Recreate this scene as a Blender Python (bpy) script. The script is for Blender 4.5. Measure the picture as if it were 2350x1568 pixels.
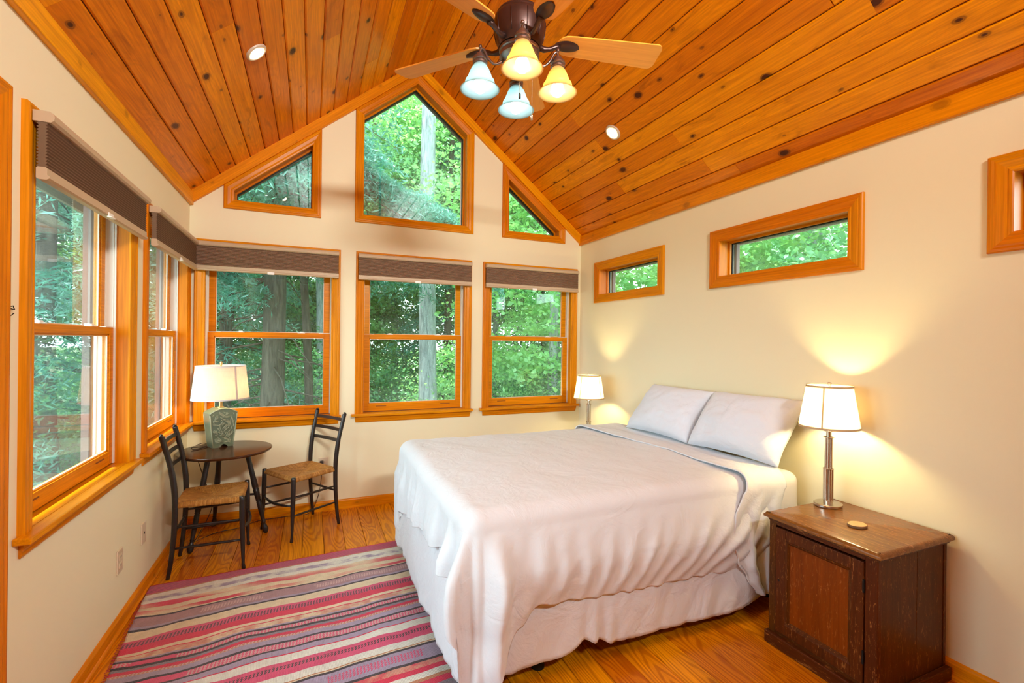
import bpy, bmesh, math, random
import numpy as np
from mathutils import Vector, Matrix, noise
from mathutils.geometry import tessellate_polygon

random.seed(7)
rng = np.random.default_rng(7)
scene = bpy.context.scene
for o in list(bpy.data.objects):
    bpy.data.objects.remove(o)
COL = scene.collection

# ------------------------------------------------------------------ camera
CAM_H = 1.4271
YAW, PITCH, ROLL = 0.4043, -0.001, 0.012
F = Vector((math.sin(YAW), math.cos(YAW), 0)); R = Vector((math.cos(YAW), -math.sin(YAW), 0)); U = Vector((0, 0, 1))
F, U = F*math.cos(PITCH)+U*math.sin(PITCH), U*math.cos(PITCH)-F*math.sin(PITCH)
R, U = R*math.cos(ROLL)+U*math.sin(ROLL), U*math.cos(ROLL)-R*math.sin(ROLL)
cam = bpy.data.cameras.new('camera')
cam.sensor_width = 36
cam.lens = 1078.5/2350*36
cam.clip_start = 0.02
camo = bpy.data.objects.new('camera', cam)
COL.objects.link(camo)
camo.matrix_world = Matrix(((R.x, U.x, -F.x, 0), (R.y, U.y, -F.y, 0), (R.z, U.z, -F.z, CAM_H), (0, 0, 0, 1)))
scene.camera = camo

# ------------------------------------------------------------------ colour management, world, light
scene.view_settings.view_transform = 'Standard'
scene.view_settings.look = 'None'
scene.view_settings.gamma = 1
scene.view_settings.use_curve_mapping = False
scene.view_settings.exposure = 0.31
world = bpy.data.worlds.new('sky')
scene.world = world
world.use_nodes = True
bg = world.node_tree.nodes['Background']
bg.inputs[0].default_value = (0.80, 0.93, 1.0, 1)
bg.inputs[1].default_value = 7.5
cy = scene.cycles
cy.max_bounces = 9
cy.diffuse_bounces = 6
cy.glossy_bounces = 4
cy.transmission_bounces = 6
cy.transparent_max_bounces = 24
cy.sample_clamp_indirect = 8
cy.caustics_reflective = False
cy.caustics_refractive = False


def light(name, kind, energy, color, loc, aim=None, size=1.0, size_y=None, label='', radius=0.03, angle=None, spread=None):
    l = bpy.data.lights.new(name, kind)
    l.energy = energy
    l.color = color
    if kind == 'AREA':
        l.size = size
        if spread: l.spread = math.radians(spread)
        if size_y:
            l.shape = 'RECTANGLE'
            l.size_y = size_y
    elif kind == 'SUN':
        l.angle = angle or 0.01
    else:
        l.shadow_soft_size = radius
    o = bpy.data.objects.new(name, l)
    COL.objects.link(o)
    o.location = loc
    if aim is not None:
        o.rotation_euler = (Vector(aim)-Vector(loc)).to_track_quat('-Z', 'Y').to_euler()
    return o


light('sun', 'SUN', 14.0, (1.0, 0.96, 0.88), (-2.5, 5.0, 17), aim=(2.5, 2.6, 0.6), angle=math.radians(1.0))
light('daylight_left', 'AREA', 30, (0.30, 0.68, 1.0), (-2.3, 1.5, 1.75), aim=(1.2, 2.3, 0.5), size=2.4, size_y=2.0)
light('fill_light_rear', 'AREA', 60, (0.92, 0.93, 0.90), (1.0, -1.2, 3.02), aim=(0.45, 2.5, 2.9), size=0.9, size_y=0.2, spread=118)  # unseen fill light added behind the camera to brighten the room

# ------------------------------------------------------------------ room numbers
LX, RX, BY, YR = -0.846, 2.559, 4.2, -2.5
XM = (LX+RX)/2
SL = 0.8105
ZE = 2.421                      # lower edge of the eave trim
ZC = 2.515                      # ceiling at the side walls


def trim_z(x):
    return ZE + SL*min(x-LX, RX-x)


# ------------------------------------------------------------------ mesh helpers
WM = {}


def link(o, parent=None, world_m=None):
    COL.objects.link(o)
    world_m = world_m or Matrix.Identity(4)
    if parent is not None:
        o.parent = parent
        o.matrix_local = WM[parent.name].inverted() @ world_m
    else:
        o.matrix_local = world_m
    WM[o.name] = world_m.copy()
    return o


def meta(o, label=None, cat=None, group=None, kind=None):
    if label: o['label'] = label
    if cat: o['category'] = cat
    if group: o['group'] = group
    if kind: o['kind'] = kind
    return o


def empty(name, loc, label=None, cat=None, group=None, kind=None, rz=0.0):
    o = bpy.data.objects.new(name, None)
    o.empty_display_size = 0.05
    link(o, None, Matrix.Translation(loc) @ Matrix.Rotation(rz, 4, 'Z'))
    return meta(o, label, cat, group, kind)


def obj(name, verts, faces, mat, parent=None, frame=None, smooth=False, local=False):
    """verts in world space unless local; frame = the object's world matrix"""
    if frame is None:
        if parent is not None:
            frame = WM[parent.name]
        else:
            n = len(verts)
            c = Vector((sum(v[0] for v in verts)/n, sum(v[1] for v in verts)/n, min(v[2] for v in verts)))
            frame = Matrix.Translation(c) if not local else Matrix.Identity(4)
    me = bpy.data.meshes.new(name)
    if local:
        vv = [tuple(v) for v in verts]
    else:
        inv = frame.inverted()
        vv = [tuple(inv @ Vector(v)) for v in verts]
    me.from_pydata(vv, [], faces)
    bm = bmesh.new(); bm.from_mesh(me)
    bmesh.ops.recalc_face_normals(bm, faces=bm.faces)
    bm.to_mesh(me); bm.free()
    if smooth:
        me.polygons.foreach_set('use_smooth', [True]*len(me.polygons))
    if mat: me.materials.append(mat)
    o = bpy.data.objects.new(name, me)
    return link(o, parent, frame)


def shared(name, me, parent, frame):
    return link(bpy.data.objects.new(name, me), parent, frame)


class MB:
    """collects shapes in world space, builds one mesh object"""
    def __init__(s):
        s.v = []; s.f = []

    def add(s, verts, faces):
        n = len(s.v)
        s.v += [tuple(v) for v in verts]
        s.f += [tuple(i+n for i in f) for f in faces]
        return s

    def box(s, lo, hi, M=None, ch=0.0):
        x0, y0, z0 = lo; x1, y1, z1 = hi
        if ch <= 0:
            vs = [(x0, y0, z0), (x1, y0, z0), (x1, y1, z0), (x0, y1, z0), (x0, y0, z1), (x1, y0, z1), (x1, y1, z1), (x0, y1, z1)]
            fs = [(0, 3, 2, 1), (4, 5, 6, 7), (0, 1, 5, 4), (1, 2, 6, 5), (2, 3, 7, 6), (3, 0, 4, 7)]
        else:
            bm = bmesh.new()
            bmesh.ops.create_cube(bm, size=1)
            for v in bm.verts:
                v.co = Vector(((x0+x1)/2+v.co.x*(x1-x0), (y0+y1)/2+v.co.y*(y1-y0), (z0+z1)/2+v.co.z*(z1-z0)))
            bmesh.ops.bevel(bm, geom=list(bm.edges), offset=ch, segments=2, affect='EDGES', profile=0.5)
            bm.verts.index_update()
            vs = [tuple(v.co) for v in bm.verts]; fs = [tuple(v.index for v in f.verts) for f in bm.faces]
            bm.free()
        if M is not None: vs = [M @ Vector(v) for v in vs]
        return s.add(vs, fs)

    def tube(s, pts, rad, n=10, cap=True, M=None, sx=1.0):
        pts = [Vector(p) for p in pts]
        if not hasattr(rad, '__len__'): rad = [rad]*len(pts)
        vs = []; fs = []
        t0 = (pts[1]-pts[0]).normalized()
        ref = Vector((0, 0, 1)) if abs(t0.z) < 0.9 else Vector((0, 1, 0))
        a = t0.cross(ref).normalized()
        for i, p in enumerate(pts):
            if i == 0: t = pts[1]-pts[0]
            elif i == len(pts)-1: t = pts[-1]-pts[-2]
            else: t = (pts[i+1]-pts[i]).normalized()+(pts[i]-pts[i-1]).normalized()
            t.normalize()
            a = (a-t*a.dot(t)).normalized()
            b = t.cross(a)
            for k in range(n):
                q = 2*math.pi*k/n
                vs.append(p+(a*math.cos(q)*sx+b*math.sin(q))*rad[i])
        for i in range(len(pts)-1):
            for k in range(n):
                k2 = (k+1) % n
                fs.append((i*n+k, i*n+k2, (i+1)*n+k2, (i+1)*n+k))
        if cap:
            fs.append(tuple(range(n))[::-1]); fs.append(tuple((len(pts)-1)*n+k for k in range(n)))
        if M is not None: vs = [M @ v for v in vs]
        return s.add(vs, fs)

    def lathe(s, prof, n=32, M=None, sx=1.0, sy=1.0, cap=True):
        vs = []; fs = []
        for r, z in prof:
            for k in range(n):
                q = 2*math.pi*k/n
                vs.append(Vector((r*math.cos(q)*sx, r*math.sin(q)*sy, z)))
        m = len(prof)
        for i in range(m-1):
            for k in range(n):
                k2 = (k+1) % n
                fs.append((i*n+k, i*n+k2, (i+1)*n+k2, (i+1)*n+k))
        if cap:
            if prof[0][0] > 1e-4: fs.append(tuple(range(n))[::-1])
            if prof[-1][0] > 1e-4: fs.append(tuple((m-1)*n+k for k in range(n)))
        if M is not None: vs = [M @ v for v in vs]
        return s.add(vs, fs)

    def prism(s, poly, a, b):
        """poly: list of world points; a,b: offset vectors for the two faces"""
        n = len(poly)
        vs = [Vector(p)+Vector(a) for p in poly]+[Vector(p)+Vector(b) for p in poly]
        fs = [tuple(range(n)), tuple(range(n, 2*n))[::-1]]+[(i, (i+1) % n, n+(i+1) % n, n+i) for i in range(n)]
        return s.add(vs, fs)

    def sphere(s, c, r, seg=16, rings=10, scale=(1, 1, 1)):
        prof = [(math.sin(math.pi*i/rings)*r, -math.cos(math.pi*i/rings)*r) for i in range(rings+1)]
        prof[0] = (1e-5, -r); prof[-1] = (1e-5, r)
        return s.lathe(prof, seg, Matrix.Translation(c) @ Matrix.Diagonal((*scale, 1)), cap=False)

    def build(s, name, mat, parent=None, frame=None, smooth=False):
        o = obj(name, s.v, s.f, mat, parent, frame, smooth)
        return o


def autosmooth(o, ang=40):
    me = o.data
    me.polygons.foreach_set('use_smooth', [True]*len(me.polygons))
    me.set_sharp_from_angle(angle=math.radians(ang))
    return o


def grid_faces(nu, nv, wrap_u=False):
    f = []
    for j in range(nv-1):
        for i in range(nu if wrap_u else nu-1):
            i2 = (i+1) % nu
            f.append((j*nu+i, j*nu+i2, (j+1)*nu+i2, (j+1)*nu+i))
    return f


# ------------------------------------------------------------------ materials
class Mat:
    def __init__(s, name):
        s.m = bpy.data.materials.new(name); s.m.use_nodes = True
        s.t = s.m.node_tree; s.t.nodes.clear()
        s.out = s.n('ShaderNodeOutputMaterial')

    def n(s, kind, **kw):
        nd = s.t.nodes.new(kind)
        for k, v in kw.items():
            if k.startswith('i_'):
                key = k[2:]
                key = int(key) if key.isdigit() else key.replace('_', ' ')
                nd.inputs[key].default_value = v
            else:
                setattr(nd, k, v)
        return nd

    def l(s, a, b): s.t.links.new(a, b)

    def ramp(s, fac, stops, interp='LINEAR'):
        r = s.n('ShaderNodeValToRGB')
        cr = r.color_ramp; cr.interpolation = interp
        while len(cr.elements) < len(stops): cr.elements.new(0.5)
        for e, (p, c) in zip(cr.elements, stops):
            e.position = p; e.color = (*c, 1) if len(c) == 3 else c
        s.l(fac, r.inputs[0])
        return r.outputs[0]

    def math(s, op, a, b=None, c=None, clamp=False):
        m = s.n('ShaderNodeMath', operation=op); m.use_clamp = clamp
        for i, x in enumerate((a, b, c)):
            if x is None: continue
            if isinstance(x, (int, float)): m.inputs[i].default_value = x
            else: s.l(x, m.inputs[i])
        return m.outputs[0]

    def mix(s, fac, a, b, mode='MIX'):
        m = s.n('ShaderNodeMix', data_type='RGBA', blend_type=mode)
        for i, x in ((0, fac), (6, a), (7, b)):
            if isinstance(x, (int, float)): m.inputs[i].default_value = x
            elif isinstance(x, tuple): m.inputs[i].default_value = (*x, 1) if len(x) == 3 else x
            else: s.l(x, m.inputs[i])
        return m.outputs[2]

    def bump(s, h, strength=0.3, dist=0.002):
        b = s.n('ShaderNodeBump'); b.inputs['Strength'].default_value = strength; b.inputs['Distance'].default_value = dist
        s.l(h, b.inputs['Height'])
        return b.outputs[0]

    def principled(s, color, rough=0.5, metal=0.0, normal=None, spec=0.5, sheen=0.0, coat=0.0, emis=None, estr=0.0, sub=0.0):
        p = s.n('ShaderNodeBsdfPrincipled')
        for k, x in (('Base Color', color), ('Roughness', rough), ('Metallic', metal)):
            if isinstance(x, (int, float)): p.inputs[k].default_value = x
            elif isinstance(x, tuple): p.inputs[k].default_value = (*x, 1) if len(x) == 3 else x
            else: s.l(x, p.inputs[k])
        p.inputs['Specular IOR Level'].default_value = spec
        if sheen: p.inputs['Sheen Weight'].default_value = sheen
        if coat: p.inputs['Coat Weight'].default_value = coat; p.inputs['Coat Roughness'].default_value = 0.15
        if normal is not None: s.l(normal, p.inputs['Normal'])
        if emis: p.inputs['Emission Color'].default_value = (*emis, 1); p.inputs['Emission Strength'].default_value = estr
        s.l(p.outputs[0], s.out.inputs[0])
        return p

    def coords(s, scale=(1, 1, 1), rand=True, which='Object'):
        tc = s.n('ShaderNodeTexCoord')
        mp = s.n('ShaderNodeMapping'); mp.inputs['Scale'].default_value = scale
        if rand:
            oi = s.n('ShaderNodeObjectInfo')
            m = s.n('ShaderNodeVectorMath', operation='SCALE')
            cmb = s.n('ShaderNodeCombineXYZ'); cmb.inputs[0].default_value = 17.3; cmb.inputs[1].default_value = 9.1; cmb.inputs[2].default_value = 5.7
            s.l(cmb.outputs[0], m.inputs[0]); s.l(oi.outputs['Random'], m.inputs['Scale'])
            ad = s.n('ShaderNodeVectorMath', operation='ADD')
            s.l(tc.outputs[which], ad.inputs[0]); s.l(m.outputs[0], ad.inputs[1])
            s.l(ad.outputs[0], mp.inputs[0])
        else:
            s.l(tc.outputs[which], mp.inputs[0])
        return mp.outputs[0]

    def noise(s, vec, scale=5, detail=4, rough=0.5, dist=0.0):
        n = s.n('ShaderNodeTexNoise'); n.inputs['Scale'].default_value = scale; n.inputs['Detail'].default_value = detail
        n.inputs['Roughness'].default_value = rough; n.inputs['Distortion'].default_value = dist
        s.l(vec, n.inputs['Vector'])
        return n.outputs['Fac']


def wood(name, light_c, dark_c, rough=0.35, wear=0.0, knots=0.0, figure=0.0, grain=1.0, coat=0.0, vary=0.25, line=None, spec=0.5):
    """pine / oak: grain runs along the object's local X"""
    M = Mat(name)
    v = M.coords((1, 1, 1))
    mp = M.n('ShaderNodeMapping'); mp.inputs['Scale'].default_value = (0.9, 14, 14); M.l(v, mp.inputs[0])
    g = M.noise(mp.outputs[0], 2.2, 5, 0.6, 0.3)
    mp2 = M.n('ShaderNodeMapping'); mp2.inputs['Scale'].default_value = (2.5, 90, 90); M.l(v, mp2.inputs[0])
    fine = M.noise(mp2.outputs[0], 1.5, 3, 0.6)
    mix_c = tuple((a+b)/2 for a, b in zip(light_c, dark_c))
    col = M.ramp(g, [(0.30, dark_c), (0.5, mix_c), (0.68, light_c)])
    col = M.mix(0.5*grain, col, M.ramp(fine, [(0.3, tuple(c*0.75 for c in mix_c)), (0.7, tuple(min(1, c*1.25) for c in light_c))]))
    if figure > 0:
        # cathedral grain: contour lines of a stretched low noise
        mp3 = M.n('ShaderNodeMapping'); mp3.inputs['Scale'].default_value = (1.0, 8.0, 8.0); M.l(v, mp3.inputs[0])
        n0 = M.noise(mp3.outputs[0], 1.0, 1.0, 0.4, 0.25)
        w = M.math('ADD', M.math('MULTIPLY', M.math('SINE', M.math('MULTIPLY', n0, 120.0)), 0.5), 0.5)
        w = M.math('ADD', w, M.math('MULTIPLY', M.math('SUBTRACT', fine, 0.5), 0.9))
        f = M.ramp(w, [(0.0, (1, 1, 1)), (0.42, (1, 1, 1)), (0.85, (0.0, 0.0, 0.0)), (1.0, (0.0, 0.0, 0.0))])
        inv = M.math('SUBTRACT', 1.0, f)
        col = M.mix(M.math('MULTIPLY', inv, figure), col, line or tuple(c*0.45 for c in dark_c))
    oi = M.n('ShaderNodeObjectInfo')
    hsv = M.n('ShaderNodeHueSaturation')
    M.l(col, hsv.inputs['Color'])
    M.l(M.math('MULTIPLY_ADD', oi.outputs['Random'], vary*2, 1-vary), hsv.inputs['Value'])
    M.l(M.math('MULTIPLY_ADD', oi.outputs['Random'], 0.018, 0.491), hsv.inputs['Hue'])
    col = hsv.outputs[0]
    bumph = g
    if knots > 0:
        vo = M.n('ShaderNodeTexVoronoi'); vo.voronoi_dimensions = '2D'
        mp4 = M.n('ShaderNodeMapping'); mp4.inputs['Scale'].default_value = (2.6, 4.4, 1); M.l(v, mp4.inputs[0])
        nz = M.n('ShaderNodeTexNoise'); nz.inputs['Scale'].default_value = 14; M.l(v, nz.inputs['Vector'])
        adv = M.n('ShaderNodeVectorMath', operation='MULTIPLY_ADD')
        M.l(nz.outputs['Color'], adv.inputs[0]); adv.inputs[1].default_value = (0.06, 0.06, 0); M.l(mp4.outputs[0], adv.inputs[2])
        M.l(adv.outputs[0], vo.inputs['Vector']); vo.inputs['Scale'].default_value = 1.0
        sep = M.n('ShaderNodeSeparateColor'); M.l(vo.outputs['Color'], sep.inputs[0])
        d = M.math('SUBTRACT', vo.outputs['Distance'], M.math('MULTIPLY', M.math('SUBTRACT', sep.outputs[0], 0.40), 0.105))
        k = M.ramp(d, [(0.0, (1, 1, 1)), (0.012, (0.85, 0.85, 0.85)), (0.022, (0.5, 0.5, 0.5)), (0.03, (0.75, 0.75, 0.75)), (0.05, (0.14, 0.14, 0.14)), (0.14, (0, 0, 0))])
        col = M.mix(M.math('MULTIPLY', k, knots), col, (0.075, 0.018, 0.004))
        # pitch streaks
        mp5 = M.n('ShaderNodeMapping'); mp5.inputs['Scale'].default_value = (1.3, 5.0, 5.0); M.l(v, mp5.inputs[0])
        st = M.noise(mp5.outputs[0], 2.0, 3, 0.6, 1.5)
        col = M.mix(M.math('MULTIPLY', M.ramp(st, [(0.60, (0, 0, 0)), (0.74, (1, 1, 1))]), 0.45*knots), col, tuple(c*0.45 for c in dark_c))
    if wear:
        mpw = M.n('ShaderNodeMapping'); mpw.inputs['Scale'].default_value = (9, 48, 48); M.l(v, mpw.inputs[0])
        k = M.ramp(M.noise(mpw.outputs[0], 2.2, 4, 0.75, 1.2), [(0.58, (0, 0, 0)), (0.66, (1, 1, 1))])
        col = M.mix(M.math('MULTIPLY', k, wear), col, (0.50, 0.21, 0.055))
    nrm = M.bump(fine, 0.12, 0.001)
    M.principled(col, rough, normal=nrm, coat=coat, spec=spec)
    return M.m


def plain(name, c, rough=0.5, metal=0.0, bump=0.0, bscale=80, spec=0.5, vary=0.0, coat=0.0, sheen=0.0, emis=None, estr=0):
    M = Mat(name)
    v = M.coords((1, 1, 1), rand=False)
    n = M.noise(v, bscale, 4, 0.6)
    col = c
    if vary:
        n2 = M.noise(v, bscale*0.12, 3, 0.5)
        col = M.ramp(n2, [(0.3, tuple(x*(1-vary) for x in c)), (0.7, tuple(min(1, x*(1+vary)) for x in c))])
    M.principled(col, rough, metal, M.bump(n, bump, 0.002) if bump else None, spec, sheen, coat, emis, estr)
    return M.m


def emitter(name, c, strength):
    M = Mat(name)
    e = M.n('ShaderNodeEmission'); e.inputs[0].default_value = (*c, 1); e.inputs[1].default_value = strength
    M.l(e.outputs[0], M.out.inputs[0])
    return M.m


def translucent(name, c, tc, fac, weave=0.0, rough_gloss=0.0):
    M = Mat(name)
    v = M.coords((1, 1, 1), rand=False)
    col, tcol = c, tc
    if weave:
        n1 = M.noise(v, 1, 2)
        mpA = M.n('ShaderNodeMapping'); mpA.inputs['Scale'].default_value = (60, 60, 6); M.l(v, mpA.inputs[0])
        mpB = M.n('ShaderNodeMapping'); mpB.inputs['Scale'].default_value = (5, 5, 180); M.l(v, mpB.inputs[0])
        w = M.math('ADD', M.noise(mpA.outputs[0], 3, 3), M.noise(mpB.outputs[0], 3, 3))
        w = M.math('MULTIPLY', w, 0.5)
        tcol = M.ramp(w, [(0.35, tuple(x*(1-weave) for x in tc)), (0.6, tc)])
    d = M.n('ShaderNodeBsdfDiffuse'); t = M.n('ShaderNodeBsdfTranslucent'); mx = M.n('ShaderNodeMixShader'); mx.inputs[0].default_value = fac
    d.inputs[0].default_value = (*c, 1)
    if isinstance(tcol, tuple): t.inputs[0].default_value = (*tcol, 1)
    else: M.l(tcol, t.inputs[0])
    M.l(d.outputs[0], mx.inputs[1]); M.l(t.outputs[0], mx.inputs[2])
    last = mx.outputs[0]
    if rough_gloss:
        g = M.n('ShaderNodeBsdfGlossy'); g.inputs['Roughness'].default_value = 0.25
        m2 = M.n('ShaderNodeMixShader'); m2.inputs[0].default_value = rough_gloss
        M.l(last, m2.inputs[1]); M.l(g.outputs[0], m2.inputs[2]); last = m2.outputs[0]
    M.l(last, M.out.inputs[0])
    return M.m


def glass_mat():
    M = Mat('window_glass')
    tr = M.n('ShaderNodeBsdfTransparent'); tr.inputs[0].default_value = (0.93, 0.98, 0.97, 1)
    gl = M.n('ShaderNodeBsdfGlossy'); gl.inputs['Roughness'].default_value = 0.0
    fr = M.n('ShaderNodeFresnel'); fr.inputs[0].default_value = 1.52
    geo = M.n('ShaderNodeNewGeometry')
    front = M.math('SUBTRACT', 1.0, geo.outputs['Backfacing'])
    fac = M.math('MULTIPLY', M.math('MULTIPLY', fr.outputs[0], 1.9), front, clamp=True)
    mx = M.n('ShaderNodeMixShader')
    tl = M.n('ShaderNodeBsdfTranslucent'); tl.inputs[0].default_value = (0.85, 1.0, 0.98, 1)
    haze = M.n('ShaderNodeMixShader'); haze.inputs[0].default_value = 0.018  # translucent veil mixed into the glass to give the view a haze
    M.l(tr.outputs[0], haze.inputs[1]); M.l(tl.outputs[0], haze.inputs[2])
    M.l(fac, mx.inputs[0]); M.l(haze.outputs[0], mx.inputs[1]); M.l(gl.outputs[0], mx.inputs[2])
    M.l(mx.outputs[0], M.out.inputs[0])
    return M.m


def fabric(name, c, rough=0.9, wrinkle=0.35, wscale=5.0, dist=0.012, weave=True):
    M = Mat(name)
    v = M.coords((1, 1, 1), rand=True)
    n1 = M.noise(v, wscale, 5, 0.55, 1.2)
    n2 = M.noise(v, wscale*3.2, 3, 0.5, 0.8)
    h = M.math('ADD', M.math('MULTIPLY', M.math('ABSOLUTE', M.math('SUBTRACT', n1, 0.5)), 2.0), M.math('MULTIPLY', n2, 0.35))
    M.principled(c, rough, normal=M.bump(h, wrinkle, dist), spec=0.2, sheen=0.15)
    return M.m


m_wall = plain('wall_paint', (0.84, 0.785, 0.550), 0.75, bump=0.06, bscale=220, spec=0.2)
m_pine = wood('ceiling_pine', (0.88, 0.285, 0.002), (0.56, 0.140, 0.0005), rough=0.30, knots=1.0, vary=0.15, spec=0.16, figure=0.12, line=(0.34, 0.07, 0.002))
m_trim = wood('trim_pine', (0.84, 0.305, 0.002), (0.58, 0.175, 0.001), rough=0.34, knots=0.45, vary=0.08, spec=0.16)
m_case = wood('casing_pine', (0.72, 0.250, 0.002), (0.50, 0.142, 0.001), rough=0.33, knots=0.0, vary=0.07, spec=0.16)
m_floor = wood('floor_pine', (0.74, 0.255, 0.002), (0.56, 0.160, 0.001), rough=0.24, knots=0.22, figure=0.52, vary=0.12, line=(0.33, 0.065, 0.0005), spec=0.22)
m_dark = plain('gap_dark', (0.20, 0.055, 0.004), 0.8)
m_glass = glass_mat()
m_liner = plain('vinyl_liner', (0.74, 0.70, 0.60), 0.45)
m_white = plain('white_plastic', (0.85, 0.83, 0.78), 0.35)
m_clay = plain('exterior_clad', (0.20, 0.135, 0.115), 0.6)
m_grey = plain('exterior_grey', (0.33, 0.31, 0.29), 0.7)
m_siding = plain('siding', (0.33, 0.14, 0.10), 0.8, vary=0.2)
def shade_mat():
    M = Mat('shade_fabric')
    v = M.coords((1, 1, 1), rand=False)
    sp = M.n('ShaderNodeSeparateXYZ'); M.l(v, sp.inputs[0])
    w = M.math('SINE', M.math('MULTIPLY', sp.outputs[1], 2*math.pi/0.0105))
    n = M.noise(v, 240, 2)
    col = M.ramp(M.math('ADD', M.math('MULTIPLY', w, 0.5), 0.5), [(0.0, (0.16, 0.095, 0.06)), (0.45, (0.27, 0.165, 0.105)), (1.0, (0.34, 0.215, 0.14))])  # stripes paint dark crease lines and pleat shading into the colour
    M.principled(col, 0.85, normal=M.bump(n, 0.1, 0.001), spec=0.15)
    return M.m


m_shade_f = shade_mat()
m_rail = plain('shade_rail', (0.52, 0.39, 0.25), 0.5)
m_cell_gloom = plain('cell_gloom', (0.16, 0.095, 0.05), 0.6)  # dark tone painted for the unlit inside of the cells
m_sheet = fabric('white_cotton', (0.70, 0.745, 0.79), wrinkle=0.42, wscale=6.5, dist=0.011)
m_sheet2 = fabric('white_cotton_skirt', (0.68, 0.71, 0.76), wrinkle=0.5, wscale=6.0, dist=0.015)
m_pillow = fabric('pillow_cotton', (0.70, 0.76, 0.84), wrinkle=0.40, wscale=6.0, dist=0.012)
m_matt = fabric('mattress_cotton', (0.80, 0.77, 0.74), wrinkle=0.3, wscale=5.0, dist=0.010)
m_black = wood('ebonised_wood', (0.020, 0.015, 0.013), (0.008, 0.006, 0.006), rough=0.28, vary=0.1)
m_table = wood('dark_table_wood', (0.085, 0.022, 0.008), (0.018, 0.007, 0.005), rough=0.18, vary=0.0, spec=0.35)
m_oldwood = wood('old_stained_wood', (0.105, 0.027, 0.003), (0.042, 0.011, 0.0015), rough=0.38, wear=0.6, spec=0.2, vary=0.06, grain=0.7)
m_oldpanel = wood('old_panel_wood', (0.23, 0.052, 0.002), (0.13, 0.028, 0.001), rough=0.34, spec=0.18, vary=0.0, grain=0.5, wear=0.45)
m_oldtop = wood('old_top_wood', (0.26, 0.105, 0.016), (0.085, 0.030, 0.006), rough=0.22, wear=0.8, vary=0.0, spec=0.4, grain=0.8)
m_iron = plain('black_iron', (0.015, 0.014, 0.013), 0.5, metal=0.6)
m_nickel = plain('brushed_nickel', (0.62, 0.55, 0.46), 0.27, metal=1.0)
m_brass = plain('brass', (0.75, 0.52, 0.22), 0.3, metal=1.0)
m_bronze = plain('oil_rubbed_bronze', (0.075, 0.042, 0.036), 0.33, metal=0.75, vary=0.15)
m_bronze2 = plain('satin_bronze', (0.22, 0.16, 0.14), 0.3, metal=0.85)
m_blade = wood('fan_blade_maple', (0.95, 0.42, 0.06), (0.80, 0.30, 0.03), rough=0.35, vary=0.05, grain=0.6)
m_celadon = plain('celadon_glaze', (0.135, 0.175, 0.105), 0.32, bump=0.15, bscale=60, vary=0.25, coat=0.3)
m_celadon2 = plain('celadon_relief', (0.34, 0.37, 0.24), 0.35, bump=0.15, bscale=60, vary=0.2)
m_linen = translucent('linen_shade', (0.78, 0.74, 0.68), (0.60, 0.47, 0.33), 0.45, weave=0.35)
m_silk = translucent('cream_shade', (0.82, 0.76, 0.64), (0.78, 0.62, 0.36), 0.5)
m_band = translucent('shade_binding', (0.72, 0.60, 0.40), (0.50, 0.34, 0.12), 0.4)
m_bandw = translucent('shade_binding_white', (0.78, 0.76, 0.74), (0.42, 0.30, 0.2), 0.3)
m_bellw = translucent('warm_bell_glass', (0.62, 0.46, 0.22), (0.95, 0.68, 0.30), 0.6, rough_gloss=0.06)
m_bellc = translucent('cool_bell_glass', (0.46, 0.58, 0.58), (0.66, 0.88, 0.88), 0.6, rough_gloss=0.06)
m_bulbw = emitter('warm_bulb', (1.0, 0.88, 0.62), 34)
m_bulbc = emitter('cool_bulb', (0.70, 0.93, 1.0), 18)
m_bulbn = emitter('nightstand_bulb', (1.0, 0.78, 0.38), 330)
m_bulbt = emitter('table_lamp_bulb', (1.0, 0.74, 0.42), 95)
m_can = emitter('downlight_lens', (1.0, 0.80, 0.50), 40)
m_canrim = plain('downlight_trim', (0.55, 0.45, 0.34), 0.4)
m_plate = plain('outlet_plate', (0.70, 0.58, 0.42), 0.4)
m_cord = plain('brown_cord', (0.03, 0.018, 0.012), 0.5)
m_coaster = plain('cut_wood_slice', (0.62, 0.40, 0.17), 0.6, vary=0.2)
m_bark = plain('coaster_bark', (0.20, 0.11, 0.05), 0.8, vary=0.3)

# ------------------------------------------------------------------ wall frames


class WallFrame:
    def __init__(s, name):
        s.name = name
        if name == 'back':
            s.P = lambda u, v, n: Vector((u, BY-n, v)); s.U = Vector((1, 0, 0)); s.N = Vector((0, -1, 0))
        elif name == 'left':
            s.P = lambda u, v, n: Vector((LX+n, u, v)); s.U = Vector((0, 1, 0)); s.N = Vector((1, 0, 0))
        elif name == 'right':
            s.P = lambda u, v, n: Vector((RX-n, u, v)); s.U = Vector((0, 1, 0)); s.N = Vector((-1, 0, 0))
        else:
            s.P = lambda u, v, n: Vector((u, YR+n, v)); s.U = Vector((1, 0, 0)); s.N = Vector((0, 1, 0))

    def frame(s, a, b):
        """matrix with X along the edge a->b (2D), Z = wall normal"""
        A, B = s.P(a[0], a[1], 0), s.P(b[0], b[1], 0)
        x = (B-A).normalized(); z = s.N; y = z.cross(x)
        c = (A+B)/2
        return Matrix(((x.x, y.x, z.x, c.x), (x.y, y.y, z.y, c.y), (x.z, y.z, z.z, c.z), (0, 0, 0, 1)))


WB, WL, WR, WK = WallFrame('back'), WallFrame('left'), WallFrame('right'), WallFrame('rear')


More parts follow.
